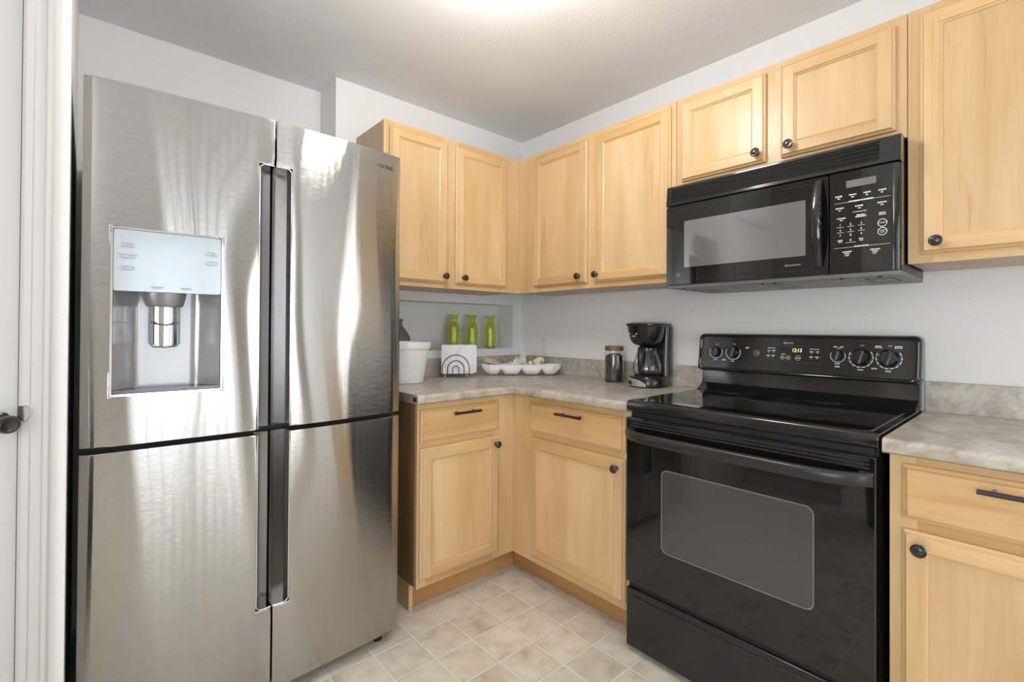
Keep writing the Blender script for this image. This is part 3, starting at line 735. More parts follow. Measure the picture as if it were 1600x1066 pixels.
for i in range(13):                                              # curved clear paddle
    x = -0.033 + 0.066 * i / 12; yy = 0.030 + 0.012 * (x / 0.033) ** 2
    rows.append([(xc + x, yy, 1.128 + (0.010 * max(0, abs(x / 0.033) - 0.7) / 0.3)), (xc + x, yy, 1.243)])
vv = [[bm.verts.new(p) for p in r] + [bm.verts.new((p[0], p[1] + 0.006, p[2])) for p in r] for r in rows]
for a, b in zip(vv, vv[1:]):
    for q in ((0, 1), (1, 3), (3, 2), (2, 0)): bm.faces.new((a[q[0]], a[q[1]], b[q[1]], b[q[0]]))
for a in (vv[0], vv[-1]): bm.faces.new((a[0], a[1], a[3], a[2]))
xf(bm.verts, SH); obj('paddle', bm, steel('paddle_steel', (0.55, 0.55, 0.56, 1), 0.12), ds, 40)
bm = bm_()
tube(bm, [(xc - .034, 0.028, 1.243), (xc - .034, 0.028, 1.138), (xc - .026, 0.027, 1.129), (xc, 0.024, 1.127), (xc + .026, 0.027, 1.129), (xc + .034, 0.028, 1.138), (xc + .034, 0.028, 1.243)], 0.002, 8)
tube(bm, [(xc - .034, 0.029, 1.199), (xc - .02, 0.0245, 1.192), (xc, 0.0225, 1.190), (xc + .02, 0.0245, 1.192), (xc + .034, 0.029, 1.199)], 0.002, 8)
xf(bm.verts, SH); obj('paddle_rim', bm, plain('paddle_rim_grey', (0.16, 0.16, 0.17, 1), 0.25, 0.8), ds, 60)
# the dispenser carrier itself: back box closing the hole in the door
me = ds.data; bm = bm_(); box(bm, X0 + .001, X1 - .001, 0.0635, 0.066, Z0 + .001, Z1 - .001); xf(bm.verts, SH); bm.to_mesh(me); bm.free()

# ------------------------------------------------------------------ range (local frame: left edge x=0, wall y=0)
RW = 0.760
t = thing('range', 'black electric range with glass cooktop between the maple base cabinets', 'range', (0, RY0, 0), -PI / 2)
bm = bm_(); box(bm, 0.006, RW - 0.006, -0.615, -0.03, 0.02, 0.878); box(bm, 0.03, RW - 0.03, -0.58, -0.05, 0.001, 0.02); obj('oven_body', bm, BLACK_SATIN, t)
CTZ = 0.9205
bm = bm_()                                                       # cooktop frame: rounded nosing
fr = [(-0.05, 0.882), (-0.640, 0.882), (-0.6455, 0.886), (-0.6475, 0.893), (-0.6475, 0.910), (-0.645, 0.9175), (-0.639, 0.9215), (-0.630, CTZ + .001), (-0.05, CTZ + .001)]
prism(bm, fr, 0.0, RW, plane='yz')
bmesh.ops.bevel(bm, geom=[e for e in bm.edges if abs(abs(e.verts[0].co.x - RW / 2) - RW / 2) < 1e-5 and abs(e.verts[0].co.x - e.verts[1].co.x) < 1e-6], offset=0.004, segments=2, profile=0.5, affect='EDGES')
ck = obj('cooktop_frame', bm, BLACK_GLOSS, t, 40)
bm = bm_(); prism(bm, rrect(0.022, RW - 0.022, -0.622, -0.125, 0.012), CTZ + .0012, CTZ + .0032, plane='xy', bev=0.0008); gl = obj('cooktop_glass', bm, BLACK_GLASS, t)
bm = bm_()
for cx, cy, r in ((0.20, -0.475, 0.105), (0.565, -0.47, 0.085), (0.205, -0.225, 0.085), (0.565, -0.235, 0.105), (0.385, -0.20, 0.05)):
    lathe(bm, [(r, 0), (r, 0.0002), (r - 0.003, 0.0002), (r - 0.003, 0)], (cx, cy, CTZ + .0033), seg=56)
    lathe(bm, [(r * .62, 0), (r * .62, 0.0002), (r * .62 - 0.002, 0.0002), (r * .62 - 0.002, 0)], (cx, cy, CTZ + .0033), seg=48)
obj('burner_ring', bm, RING_INK, gl)
# backguard: riser + overhanging console
bm = bm_()
prism(bm, [(-0.125, CTZ + .0015), (-0.122, 0.926), (-0.100, 0.935), (-0.076, 0.952), (-0.070, 0.985), (-0.070, 1.012), (-0.012, 1.012), (-0.012, CTZ + .0015)], 0.004, RW - 0.004, plane='yz'); obj('riser', bm, BLACK_GLOSS, t, 35)
bg = thing_part = None
CX0, CX1, CZB, CZT = -0.009, RW + 0.006, 1.006, 1.169
def console_y(z): return -0.104 + (z - CZB) * 0.14                 # the panel leans back
bm = bm_()
o1 = rrect(CX0, CX1, CZB, CZT, 0.020, 6)
def cring(o, dy, ins): 
    cx, cz = (CX0 + CX1) / 2, (CZB + CZT) / 2
    sx, sz = 1 - 2 * ins / (CX1 - CX0), 1 - 2 * ins / (CZT - CZB)
    return [bm.verts.new((cx + (a - cx) * sx, console_y(cz + (b - cz) * sz) + dy, cz + (b - cz) * sz)) for a, b in o]
rg_ = [[bm.verts.new((a, -0.0215, b)) for a, b in o1], cring(o1, 0.016, 0.0), cring(o1, 0.006, 0.0025), cring(o1, 0.0, 0.009), cring(o1, 0.001, 0.013), cring(o1, 0.0045, 0.0155)]
for a, b in zip(rg_, rg_[1:]):
    n = len(a)
    for k in range(n): bm.faces.new((a[k], a[(k + 1) % n], b[(k + 1) % n], b[k]))
bm.faces.new(rg_[0]); bm.faces.new(rg_[-1])
con = obj('console', bm, BLACK_GLOSS, t, 35)
LEAN = math.atan(0.14)
def CON(x, z, off=0.0): return Matrix.Translation((x, console_y(z) + 0.0045 - off, z)) @ Matrix.Rotation(PI / 2 - LEAN, 4, 'X')
rg = random.Random(11)
def dial(x, z, r, ticks):
    bm = bm_()
    lathe(bm, [(0, 0), (r, 0), (r, 0.004), (r * 0.93, 0.007), (r * 0.80, 0.016), (r * 0.74, 0.018), (0, 0.018)], mat=CON(x, z, 0.0002), c=(0, 0, 0), seg=36)
    vs = box(bm, -r * 0.20, r * 0.20, -r * 0.86, r * 0.86, 0.015, 0.027, bev=0.002); xf(vs, CON(x, z, 0.0002) @ Matrix.Rotation(-0.25, 4, 'Z'))
    k = obj('control_knob', bm, BLACK_GLOSS, con, 35)
    bm = bm_(); R0, R1 = r * 1.12, r * 1.22                        # dial scale printed around it
    a = math.radians(55 if ticks else 62)
    n = 40; T = CON(x, z, 0.0003)
    aa = [PI / 2 - a - (2 * PI - 2 * a) * k_ / n for k_ in range(n + 1)]
    for q in range(n):
        if ticks and q % 4 == 3: continue
        f = bm.faces.new([bm.verts.new(T @ Vector((R * math.cos(g), R * math.sin(g), 0))) for R, g in ((R0, aa[q]), (R1, aa[q]), (R1, aa[q + 1]), (R0, aa[q + 1]))])
    obj('dial_scale', bm, WHITE_INK, con)
ZK = 1.089
dials = [(0.0726, ZK, 0.0235, False), (0.1478, ZK, 0.0255, False), (0.529, ZK + .003, 0.020, False), (0.599, ZK + .001, 0.0305, True), (0.679, ZK + .001, 0.0305, True)]
for q in dials: dial(*q)
bm = bm_()
def ctext(s, x, z, size, mi=0, shear=0.0): text(bm, s, size, CON(x, z, 0.0004), 0.0002, mi=mi, shear=shear)
def cblur(x, z, wd, h=0.0035):
    T = CON(x, z, 0.0003); p = -wd / 2
    while p < wd / 2 - 0.001:
        q = min(wd / 2, p + rg.uniform(0.002, 0.006)); vs = box(bm, p, q, -h / 2, h / 2, 0, 0.0003); xf(vs, T); p = q + 0.001
for x, z, r, _ in dials:
    ctext('OFF', x + .003, z + r * 1.38, 0.0068); cblur(x, z - r * 1.45, 0.016); 
cblur(0.11, ZK - .033, 0.014, 0.005); cblur(0.205, ZK + .022, 0.013, 0.007)
for x in (0.520, 0.541): cblur(x, ZK + .036, 0.012, 0.004)
cblur(0.529, ZK - .036, 0.016, 0.004); cblur(0.639, ZK - .036, 0.016, 0.004)
for x in (0.650, 0.705): cblur(x, ZK + .042, 0.020, 0.004); cblur(x, ZK + .037, 0.022, 0.003)
ctext('Spectra', 0.360, 1.1355, 0.012, shear=0.3)
obj('lettering', bm, WHITE_INK, con)
bm = bm_(); T = CON(0.243, ZK + .001, 0.0002)
lathe(bm, [(0.0115, 0), (0.0115, 0.001), (0.0100, 0.001), (0.0100, 0)], mat=T, seg=30)
text(bm, 'GE', 0.012, CON(0.243, ZK + .001, 0.0012), 0.0003, shear=0.3); obj('logo', bm, plain('badge_silver', (0.45, 0.45, 0.45, 1), 0.3, 0.9), con, 40)
bm = bm_(); T = CON(0.205, ZK, 0.0002); lathe(bm, [(0, 0.002), (0.004, 0.002), (0.005, 0)], mat=T, seg=16); obj('indicator_light', bm, BLACK_GLASS, con, 40)
# clock / oven panel
PX0, PX1, PZ0, PZ1 = 0.275, 0.477, 1.059, 1.1255
def flat_on_console(bm, out, h0, h1, cx, cz):
    A = [bm.verts.new(CON(cx, cz) @ Vector((a - cx, b - cz, h0))) for a, b in out]; B = [bm.verts.new(CON(cx, cz) @ Vector((a - cx, b - cz, h1))) for a, b in out]
    n = len(out); bm.faces.new(A); bm.faces.new(B)
    for k in range(n): bm.faces.new((A[k], A[(k + 1) % n], B[(k + 1) % n], B[k]))
cx, cz = (PX0 + PX1) / 2, (PZ0 + PZ1) / 2
bm = bm_(); flat_on_console(bm, rrect(PX0, PX1, PZ0, PZ1, 0.010), 0.0003, 0.0030, cx, cz); dp = obj('oven_panel', bm, BLACK_GLOSS, t)
bm = bm_(); oa, ob = rrect(PX0, PX1, PZ0, PZ1, 0.010), rrect(PX0 + .0012, PX1 - .0012, PZ0 + .0012, PZ1 - .0012, 0.009)
n = len(oa); va = [bm.verts.new(CON(cx, cz) @ Vector((a - cx, b - cz, 0.0032))) for a, b in oa]; vb = [bm.verts.new(CON(cx, cz) @ Vector((a - cx, b - cz, 0.0032))) for a, b in ob]
for k in range(n): bm.faces.new((va[k], va[(k + 1) % n], vb[(k + 1) % n], vb[k]))
obj('panel_outline', bm, plain('panel_outline_grey', (0.07, 0.07, 0.07, 1), 0.3), dp)
bm = bm_(); flat_on_console(bm, rrect(0.338, 0.412, 1.0945, 1.1165, 0.001), 0.0031, 0.0034, cx, cz); obj('display', bm, plain('display_green', (0.018, 0.020, 0.004, 1), 0.2), dp)
bm = bm_(); text(bm, '12:13', 0.0200, Matrix.Translation((0, 0, 0)) @ CON(0.393, 1.1065, 0.0036), 0.0001, shear=0.12, sx=0.8); obj('clock_digits', bm, emis('clock_digit_glow', (0.80, 0.88, 0.35, 1), 1.3), dp)
bm = bm_()
T0 = 0.0033
def pblur(x, z, wd, h):
    T = CON(x, z, T0); p = -wd / 2
    while p < wd / 2 - 0.001:
        q = min(wd / 2, p + rg.uniform(0.0018, 0.005)); xf(box(bm, p, q, -h / 2, h / 2, 0, 0.0002), T); p = q + 0.0009
pblur(0.302, 1.1135, 0.030, 0.0028); pblur(0.453, 1.1135, 0.032, 0.0028)
for x, z in ((0.292, 1.1025), (0.310, 1.1035), (0.290, 1.0835), (0.308, 1.084), (0.444, 1.1035), (0.464, 1.104), (0.443, 1.084), (0.463, 1.084)):
    pblur(x, z, 0.012, 0.0045); pblur(x, z - .006, 0.003, 0.003)
pblur(0.346, 1.0915, 0.014, 0.003)
for x, r in ((0.343, 0.0075), (0.3635, 0.0085), (0.398, 0.0095)):
    lathe(bm, [(r, 0), (r, 0.0002), (r - 0.0010, 0.0002), (r - 0.0010, 0)], mat=CON(x, 1.0775, T0), seg=28)
for x, s, z in ((0.343, '\u25BC', 1.0775), (0.3635, '\u25B2', 1.0775)):
    T = CON(x, z, T0); sg = 1 if s == '\u25B2' else -1
    bm.faces.new([bm.verts.new(T @ Vector((a, b * sg, 0.0002))) for a, b in ((-0.0035, -0.0025), (0.0035, -0.0025), (0, 0.004))])
pblur(0.398, 1.0775, 0.014, 0.0032)
obj('panel_print', bm, WHITE_INK, dp)
# oven door
OY = -0.655
bm = bm_(); box(bm, 0.004, RW - 0.004, OY, -0.617, 0.258, 0.862, bev=0.004); od = obj('oven_door', bm, BLACK_GLASS, t, 40)
WX0, WX1, WZ0, WZ1 = 0.151, 0.616, 0.412, 0.697
bm = bm_(); prism(bm, rrect(WX0, WX1, WZ0, WZ1, 0.022, 7), OY - 0.0012, OY - 0.0001); obj('oven_window', bm, OVEN_WIN, od)
bm = bm_(); ring_prism(bm, rrect(WX0 - .002, WX1 + .002, WZ0 - .002, WZ1 + .002, 0.023, 7), rrect(WX0 + .0015, WX1 - .0015, WZ0 + .0015, WZ1 - .0015, 0.021, 7), OY - 0.0016, OY - 0.0001); obj('window_rim', bm, plain('window_rim_grey', (0.16, 0.16, 0.155, 1), 0.3), od)
bm = bm_()                                                       # ridged head of the door
for k, z in enumerate((0.853, 0.8425, 0.832)): box(bm, 0.018, RW - 0.018, OY - 0.004, OY - 0.0002, z - 0.0028, z + 0.0028, bev=0.0015)
obj('vent_ridge', bm, BLACK_SATIN, od, 40)
bm = bm_(); rows = []                                            # bowed band handle
for i in range(33):
    s = -1 + 2 * i / 32; x = RW / 2 + s * (RW / 2 - 0.008)
    out = 0.008 + 0.058 * (1 - abs(s) ** 7)
    rows.append([bm.verts.new((x, OY - out + dy, 0.8055 + dz)) for dy, dz in ((0.0, -0.017), (-0.005, -0.010), (-0.007, 0.0), (-0.006, 0.010), (-0.001, 0.017), (0.010, 0.018), (0.013, 0.010), (0.013, -0.012))])
for a, b in zip(rows, rows[1:]):
    for k in range(8): bm.faces.new((a[k], a[(k + 1) % 8], b[(k + 1) % 8], b[k]))
for r in (rows[0], rows[-1]): bm.faces.new(r)
for x in (0.008, RW - 0.040): box(bm, x, x + 0.032, OY - 0.012, OY - 0.0002, 0.787, 0.824, bev=0.003)
obj('handle', bm, BLACK_SATIN, od, 50)
bm = bm_(); box(bm, 0.004, RW - 0.004, OY + 0.002, -0.617, 0.022, 0.236, bev=0.006, seg=3); box(bm, 0.03, RW - 0.03, OY - 0.001, OY + 0.004, 0.205, 0.214, bev=0.002); obj('storage_drawer', bm, plain('drawer_black', (0.016, 0.016, 0.016, 1), 0.16), t, 40)
bm = bm_(); box(bm, 0.01, RW - 0.01, -0.640, -0.618, 0.2365, 0.2575); obj('door_gap', bm, BLACK_MATTE, t)
bm = bm_(); box(bm, 0.012, RW - 0.012, -0.630, -0.617, 0.8625, 0.8815); obj('vent_gap', bm, BLACK_MATTE, t)

# ------------------------------------------------------------------ over-the-range microwave
MW = 0.757
t = thing('microwave', 'black over-the-range microwave hung under the short wall cabinet', 'microwave', (0, YB1, 1.352), -PI / 2)
MB = 1.352
def mz(z): return z - MB
bm = bm_(); box(bm, 0.003, MW - 0.003, -0.345, -0.003, mz(1.366), mz(1.7705), bev=0.002); obj('microwave_body', bm, BLACK_SATIN, t)
MF = -0.385
bm = bm_(); prism(bm, [(MF + .004, mz(1.684)), (MF - .001, mz(1.687)), (MF + .006, mz(1.763)), (MF + .014, mz(1.768)), (-0.346, mz(1.768)), (-0.346, mz(1.684))], 0.001, MW - 0.001, plane='yz'); gr = obj('vent_grille', bm, BLACK_GLOSS, t, 35)
bm = bm_()
for k in range(5):
    z = 1.6975 + 0.0125 * k; yy = MF - 0.0018 + (z - 1.687) * 0.092
    vs = box(bm, 0.022, MW - 0.055, yy - 0.0004, yy + 0.004, mz(z), mz(z + 0.0068))
obj('vent_slot', bm, BLACK_MATTE, gr)
bm = bm_()
for k in range(5):
    z = 1.7040 + 0.0125 * k; yy = MF - 0.0035 + (z - 1.687) * 0.092
    prism(bm, [(yy - 0.0045, mz(z - 0.001)), (yy - 0.0040, mz(z + 0.0005)), (yy - 0.0005, mz(z + 0.0045)), (yy + 0.002, mz(z + 0.0045)), (yy + 0.002, mz(z - 0.001))], 0.020, MW - 0.053, plane='yz')
obj('grille_louver', bm, BLACK_GLOSS, gr)
SPL = 0.5755
bm = bm_(); prism(bm, rrect(0.002, SPL - 0.001, mz(1.366), mz(1.681), 0.005), MF, -0.347, bev=0.003); md = obj('microwave_door', bm, BLACK_GLASS, t, 40)
bm = bm_(); prism(bm, rrect(0.0795, 0.509, mz(1.432), mz(1.6155), 0.003), MF - 0.0008, MF - 0.0001); obj('door_window', bm, MW_WIN, md)
bm = bm_(); ring_prism(bm, rrect(0.020, SPL - .045, mz(1.384), mz(1.664), 0.004), rrect(0.0206, SPL - .0456, mz(1.3846), mz(1.6634), 0.0035), MF - .0006, MF - .0001); obj('door_outline', bm, plain('door_outline_grey', (0.05, 0.05, 0.05, 1), 0.2), md)
bm = bm_(); rows = []
for i in range(21):                                              # bowed vertical handle
    s = -1 + 2 * i / 20; z = 1.5290 + s * 0.139; out = 0.006 + 0.034 * (1 - s * s)
    wx = 0.011 + 0.004 * (1 - s * s)
    rows.append([bm.verts.new((0.549 + dx * wx, MF - out + dy, mz(z))) for dx, dy in ((-1, 0.004), (-0.8, -0.006), (0, -0.010), (0.8, -0.006), (1, 0.004), (0.6, 0.010), (-0.6, 0.010))])
for a, b in zip(rows, rows[1:]):
    for k in range(7): bm.faces.new((a[k], a[(k + 1) % 7], b[(k + 1) % 7], b[k]))
for r in (rows[0], rows[-1]): bm.faces.new(r)
obj('handle', bm, BLACK_GLOSS, md, 50)
bm = bm_(); lathe(bm, [(0.0085, 0), (0.0085, 0.001), (0.0073, 0.001), (0.0073, 0)], (0.054, MF - .0002, mz(1.4045)), '-y', 28)
text(bm, 'GE', 0.009, FRONT(0.054, MF - 0.001, mz(1.4045)), 0.0003, shear=0.3); BADGE = plain('mw_badge', (0.42, 0.42, 0.42, 1), 0.35, 0.6); obj('logo', bm, BADGE, md, 40); bm = bm_(); text(bm, 'Spacemaker', 0.0105, FRONT(0.470, MF - 0.0004, mz(1.4045)), 0.0003, shear=0.3)
obj('lettering', bm, BADGE, md, 40)
bm = bm_(); pc = [(SPL + 0.001, -0.347), (SPL + 0.001, MF + .002), (SPL + 0.004, MF)] + [(MW - 0.022 + 0.021 * math.sin(a), MF + 0.021 - 0.021 * math.cos(a)) for a in [PI / 2 * k / 5 for k in range(6)]] + [(MW - 0.001, -0.347)]
prism(bm, pc, mz(1.366), mz(1.681), plane='xy'); cp = obj('control_panel', bm, BLACK_GLASS, t, 35)
yK = MF - 0.0002
bm = bm_(); box(bm, 0.622, 0.698, yK - 0.0012, yK, mz(1.630), mz(1.652)); obj('display', bm, plain('lcd_grey', (0.16, 0.165, 0.155, 1), 0.3), cp)
bm = bm_(); rg = random.Random(5)
K = lambda x, z, w_, h=0.0036: blur_text(bm, x, yK, mz(z), w_, h, rg)
for x in (0.6025, 0.639, 0.676, 0.713): K(x, 1.607, 0.019, 0.0045); K(x, 1.600, 0.007, 0.004)
box(bm, 0.590, 0.732, yK - .0003, yK, mz(1.5850), mz(1.5858)); K(0.661, 1.5866, 0.066, 0.0045)
for x in (0.605, 0.656, 0.712): K(x, 1.5695, 0.022, 0.0042); K(x, 1.5625, 0.007, 0.0035)
K(0.657, 1.552, 0.036, 0.0022)
K(0.609, 1.537, 0.023, 0.004); K(0.660, 1.5410, 0.022, 0.004); K(0.660, 1.5360, 0.028, 0.004); K(0.609, 1.531, 0.008, 0.003)
dig = [['1', '2', '3'], ['4', '5', '6'], ['7', '8', '9']]
for r_ in range(3):
    for c_ in range(3):
        x = 0.606 + 0.0275 * c_; z = 1.516 - 0.0165 * r_
        text(bm, dig[r_][c_], 0.0100, FRONT(x, yK - .0001, mz(z)), 0.0002)
        if r_ < 2: box(bm, x - .009, x + .009, yK - .0003, yK, mz(z - .0072), mz(z - .0062))
text(bm, '0', 0.0100, FRONT(0.6335, yK - .0001, mz(1.4665)), 0.0002); box(bm, 0.6205, 0.6465, yK - .0003, yK, mz(1.4590), mz(1.4600))
K(0.606, 1.4680, 0.013, 0.0035); K(0.606, 1.4630, 0.010, 0.003); K(0.661, 1.4680, 0.012, 0.0035); K(0.661, 1.4630, 0.009, 0.003)
K(0.713, 1.538, 0.016, 0.0035); K(0.713, 1.533, 0.016, 0.0035)
for z, s in ((1.5080, 'START'), (1.4825, None)):
    lathe(bm, [(0.0118, 0), (0.0118, 0.0003), (0.0102, 0.0003), (0.0102, 0)], (0.713, yK, mz(z)), '-y', 28)
    if s: text(bm, s, 0.0068, FRONT(0.713, yK - .0001, mz(z)), 0.0002)
text(bm, 'CLEAR', 0.0056, FRONT(0.713, yK - .0001, mz(1.4850)), 0.0002); text(bm, 'OFF', 0.0056, FRONT(0.713, yK - .0001, mz(1.4795)), 0.0002)
box(bm, 0.590, 0.732, yK - .0003, yK, mz(1.4440), mz(1.4448)); K(0.661, 1.4456, 0.036, 0.0042)
for x in (0.624, 0.695): K(x, 1.4310, 0.024, 0.004); K(x, 1.4250, 0.014, 0.0035); K(x, 1.4190, 0.010, 0.003)
obj('keypad', bm, WHITE_INK, cp)
# underside plate with two grease filters and lamp lenses
bm = bm_(); box(bm, 0.004, MW - 0.004, -0.372, -0.003, 0.0, 0.0135, bev=0.001); up_ = obj('bottom_plate', bm, TRAY_GREY, t)
FIL = plain('filter_mesh', (0.42, 0.40, 0.36, 1), 0.5, 0.6, bump=(400, 0.9, 0.003))
for x0, x1 in ((0.135, 0.330), (0.425, 0.620)):
    bm = bm_(); box(bm, x0, x1, -0.325, -0.075, -0.0016, -0.0002); obj('grease_filter', bm, FIL, up_)
bm = bm_()
for x0, x1 in ((0.045, 0.110), (0.645, 0.715)):
    for a in (x0, x1): box(bm, a, a + 0.004, -0.27, -0.13, -0.0008, -0.0001)
    for b in (-0.27, -0.13): box(bm, x0, x1 + 0.004, b, b + 0.005, -0.0008, -0.0001)
box(bm, 0.35, 0.41, -0.29, -0.284, -0.0008, -0.0001); box(bm, 0.35, 0.41, -0.12, -0.114, -0.0008, -0.0001)
for x in (0.06, 0.36, 0.40, 0.60, 0.70): lathe(bm, [(0, 0), (0.005, 0), (0.005, -0.003), (0, -0.003)], (x, -0.345, -0.0002), seg=12)
obj('lamp_lens_outline', bm, BLACK_MATTE, up_)

# ------------------------------------------------------------------ outlets
def outlet(label, loc, rz):
    t = thing('wall_outlet', label, 'outlet', loc, rz)
    bm = bm_(); box(bm, -0.036, 0.036, -0.006, -0.0005, -0.058, 0.058, bev=0.0025); obj('cover_plate', bm, PLASTIC_W, t, 40)
    for s in (-1, 1):
        bm = bm_(); prism(bm, rrect(-0.017, 0.017, s * .0195 - .0145, s * .0195 + .0145, 0.007), -0.0075, -0.0062); sk = obj('socket', bm, PLASTIC_W, t)
        bm = bm_()
        for x in (-0.0068, 0.0068): box(bm, x - .0013, x + .0013, -0.0082, -0.0076, s * .0195 + .0005, s * .0195 + .0085)
        lathe(bm, [(0, 0), (0.0026, 0), (0.0026, 0.0006), (0, 0.0006)], (0, -0.0076, s * .0195 - .0065), '-y', 12); obj('socket_slot', bm, SLOT, sk)
    bm = bm_(); lathe(bm, [(0, 0), (0.003, 0), (0.0025, 0.001), (0, 0.001)], (0, -0.0061, 0), '-y', 12); obj('screw', bm, PLASTIC_W, t, 40)
outlet('white duplex outlet on the right wall, left of the coffee maker', (0, -0.2207, 1.089), -PI / 2)
outlet('white duplex outlet inside the niche between two green bottles', (-0.3835, ND, 1.151), 0)

# ------------------------------------------------------------------ niche: bottles, vase
def bottle_mesh():
    bm = bm_()
    prof = [(0, 0.0), (0.029, 0.0), (0.0325, 0.004), (0.0335, 0.012), (0.0335, 0.125), (0.031, 0.138), (0.024, 0.157), (0.0195, 0.168), (0.0190, 0.180), (0.0235, 0.198), (0.0290, 0.2035), (0.0292, 0.2065), (0.0270, 0.2065), (0.0205, 0.197), (0.0165, 0.180), (0.0170, 0.168), (0.0215, 0.156), (0.0285, 0.137), (0.0305, 0.124), (0.0305, 0.014), (0.0285, 0.009), (0, 0.008)]
    lathe(bm, prof, seg=40); return bm
first = None
for x, lb in ((-0.4960, 'lime green glass bottle in the niche, left of the niche outlet, behind the napkins'), (-0.3575, 'lime green glass bottle in the niche, between the other two green bottles'), (-0.2130, 'lime green glass bottle in the niche, nearest the corner')):
    if first is None: o = obj('glass_bottle', bottle_mesh(), GREEN_GLASS, None, 60); first = o
    else: o = first.copy(); COL.objects.link(o)
    o.location = (x, 0.062, NZ0 + 0.0005); tag(o, lb, 'bottle', 'green bottles in the niche')
bm = bm_()
lathe(bm, [(0, 0), (0.058, 0), (0.064, 0.004), (0.074, 0.030), (0.0775, 0.055), (0.074, 0.078), (0.060, 0.103), (0.044, 0.124), (0.034, 0.140), (0.031, 0.152), (0.034, 0.166), (0.040, 0.176), (0.036, 0.176), (0.028, 0.160), (0.026, 0.150), (0.026, 0.10), (0, 0.09)], seg=48)
o = obj('vase', bm, plain('grey_stoneware', (0.17, 0.17, 0.185, 1), 0.55, bump=(90, 0.3, 0.003)), None, 50, loc=(-0.8745, 0.068, NZ0 + 0.0005)); tag(o, 'squat grey stoneware vase in the niche behind the white bucket', 'vase')

# ------------------------------------------------------------------ things on the counter
CT = CZ1 + 0.0005
# bucket
t = thing('bucket', 'white enamel bucket with embossed letters beside the refrigerator', 'bucket', (-0.962, -0.196, CT))
bm = bm_(); bp_ = [(0, 0), (0.084, 0), (0.088, 0.003), (0.115, 0.170), (0.120, 0.170), (0.1215, 0.173), (0.1235, 0.200), (0.1225, 0.202), (0.119, 0.202), (0.111, 0.170), (0.085, 0.008), (0, 0.008)]
lathe(bm, bp_, seg=64); obj('bucket_body', bm, GLAZE, t, 35)
bm = bm_(); a0 = math.radians(-121)
for k, ch in enumerate('SUE'):
    a = a0 + 0.235 * k; z = 0.102; r = 0.088 + 0.027 * (z - 0.003) / 0.167
    T = Matrix.Translation((r * math.cos(a), r * math.sin(a), z)) @ Matrix.Rotation(a + PI / 2, 4, 'Z') @ Matrix.Rotation(PI / 2 - 0.17, 4, 'X')
    text(bm, ch, 0.034, T, 0.0016)
obj('embossed_lettering', bm, GLAZE, t)
# napkin holder + napkins
NP = Vector((-0.612, -0.128, CT)); NR = math.radians(-33)
t = thing('napkin_holder', 'black wire napkin holder with concentric arches in front of the niche', 'napkin holder', NP, NR)
WIRE = plain('dark_wire', (0.05, 0.05, 0.055, 1), 0.3, 0.8)
def arch(bm, w_, h, y, z0):
    r = w_ / 2; pts = [(-r, y, z0)] + [(-r, y, z0 + (h - r - z0) * k / 3) for k in (1, 2)]
    pts += [(-r * math.cos(PI * k / 20), y, h - r + r * math.sin(PI * k / 20)) for k in range(21)]
    pts += [(r, y, z0 + (h - r - z0) * k / 3) for k in (2, 1)] + [(r, y, z0)]
    tube(bm, pts, 0.0021, 8)
for y, nm in ((-0.030, 'front_arch'), (0.030, 'back_arch')):
    bm = bm_()
    for w_, h in ((0.148, 0.124), (0.090, 0.092), (0.034, 0.063)): arch(bm, w_, h, y, 0.016)
    obj(nm, bm, WIRE, t, 60)
bm = bm_()
tube(bm, [(-0.078, -0.030, 0.016), (0.078, -0.030, 0.016), (0.078, 0.030, 0.016), (-0.078, 0.030, 0.016)], 0.0026, 8, closed=True)
for x in (-0.04, 0, 0.04): tube(bm, [(x, -0.030, 0.016), (x, 0.030, 0.016)], 0.002, 8)
obj('base_wire', bm, WIRE, t, 60)
for x in (-0.060, 0.060):
    for y in (-0.030, 0.030):
        bm = bm_(); lathe(bm, [(0, 0)] + [(0.0068 * math.sin(PI * k / 8), 0.0068 - 0.0068 * math.cos(PI * k / 8)) for k in range(1, 8)] + [(0, 0.0136)], (x, y, 0.0), seg=14); obj('foot', bm, CHROME, t, 60)
def napkin_mat():
    m, nt, b = newmat('marbled_paper')
    tc = N(nt, 'ShaderNodeTexCoord'); n1 = N(nt, 'ShaderNodeTexNoise'); n1.inputs['Scale'].default_value = 9; n1.inputs['Detail'].default_value = 5; n1.inputs['Distortion'].default_value = 1.5
    L(nt, tc, 'Object', n1, 'Vector'); r = ramp(nt, [(0.46, (0.83, 0.83, 0.84, 1)), (0.53, (0.70, 0.70, 0.73, 1)), (0.58, (0.84, 0.84, 0.85, 1))]); L(nt, n1, 'Fac', r, 0); L(nt, r, 0, b, 'Base Color'); b.inputs['Roughness'].default_value = 0.75
    return m
NAP_M = napkin_mat(); NAP_W = plain('white_paper', (0.84, 0.84, 0.84, 1), 0.8)
cs, sn = math.cos(NR), math.sin(NR)
firstn = None
for k in range(6):
    yy = -0.0225 + 0.0088 * k; dx = (0.010 + 0.004 * k) if k else 0.008
    if k < 2:
        bm = bm_(); prism(bm, rrect(-0.0875, 0.0875, 0.0, 0.160 - 0.002 * k, 0.004 if k == 0 else 0.010), -0.0037, 0.0037, bev=0.0015)
        o = obj('paper_napkin', bm, NAP_M if k == 0 else NAP_W, None, 40); firstn = o
    else: o = firstn.copy(); COL.objects.link(o)
    o.location = NP + Vector((cs * dx - sn * yy, sn * dx + cs * yy, 0.0195)); o.rotation_euler = (0, 0, NR)
    tag(o, 'folded napkin with grey marbling at the front of the wire holder' if k == 0 else 'folded white paper napkin behind the marbled one in the wire holder', 'napkin', None if k == 0 else 'white napkins in the wire holder')
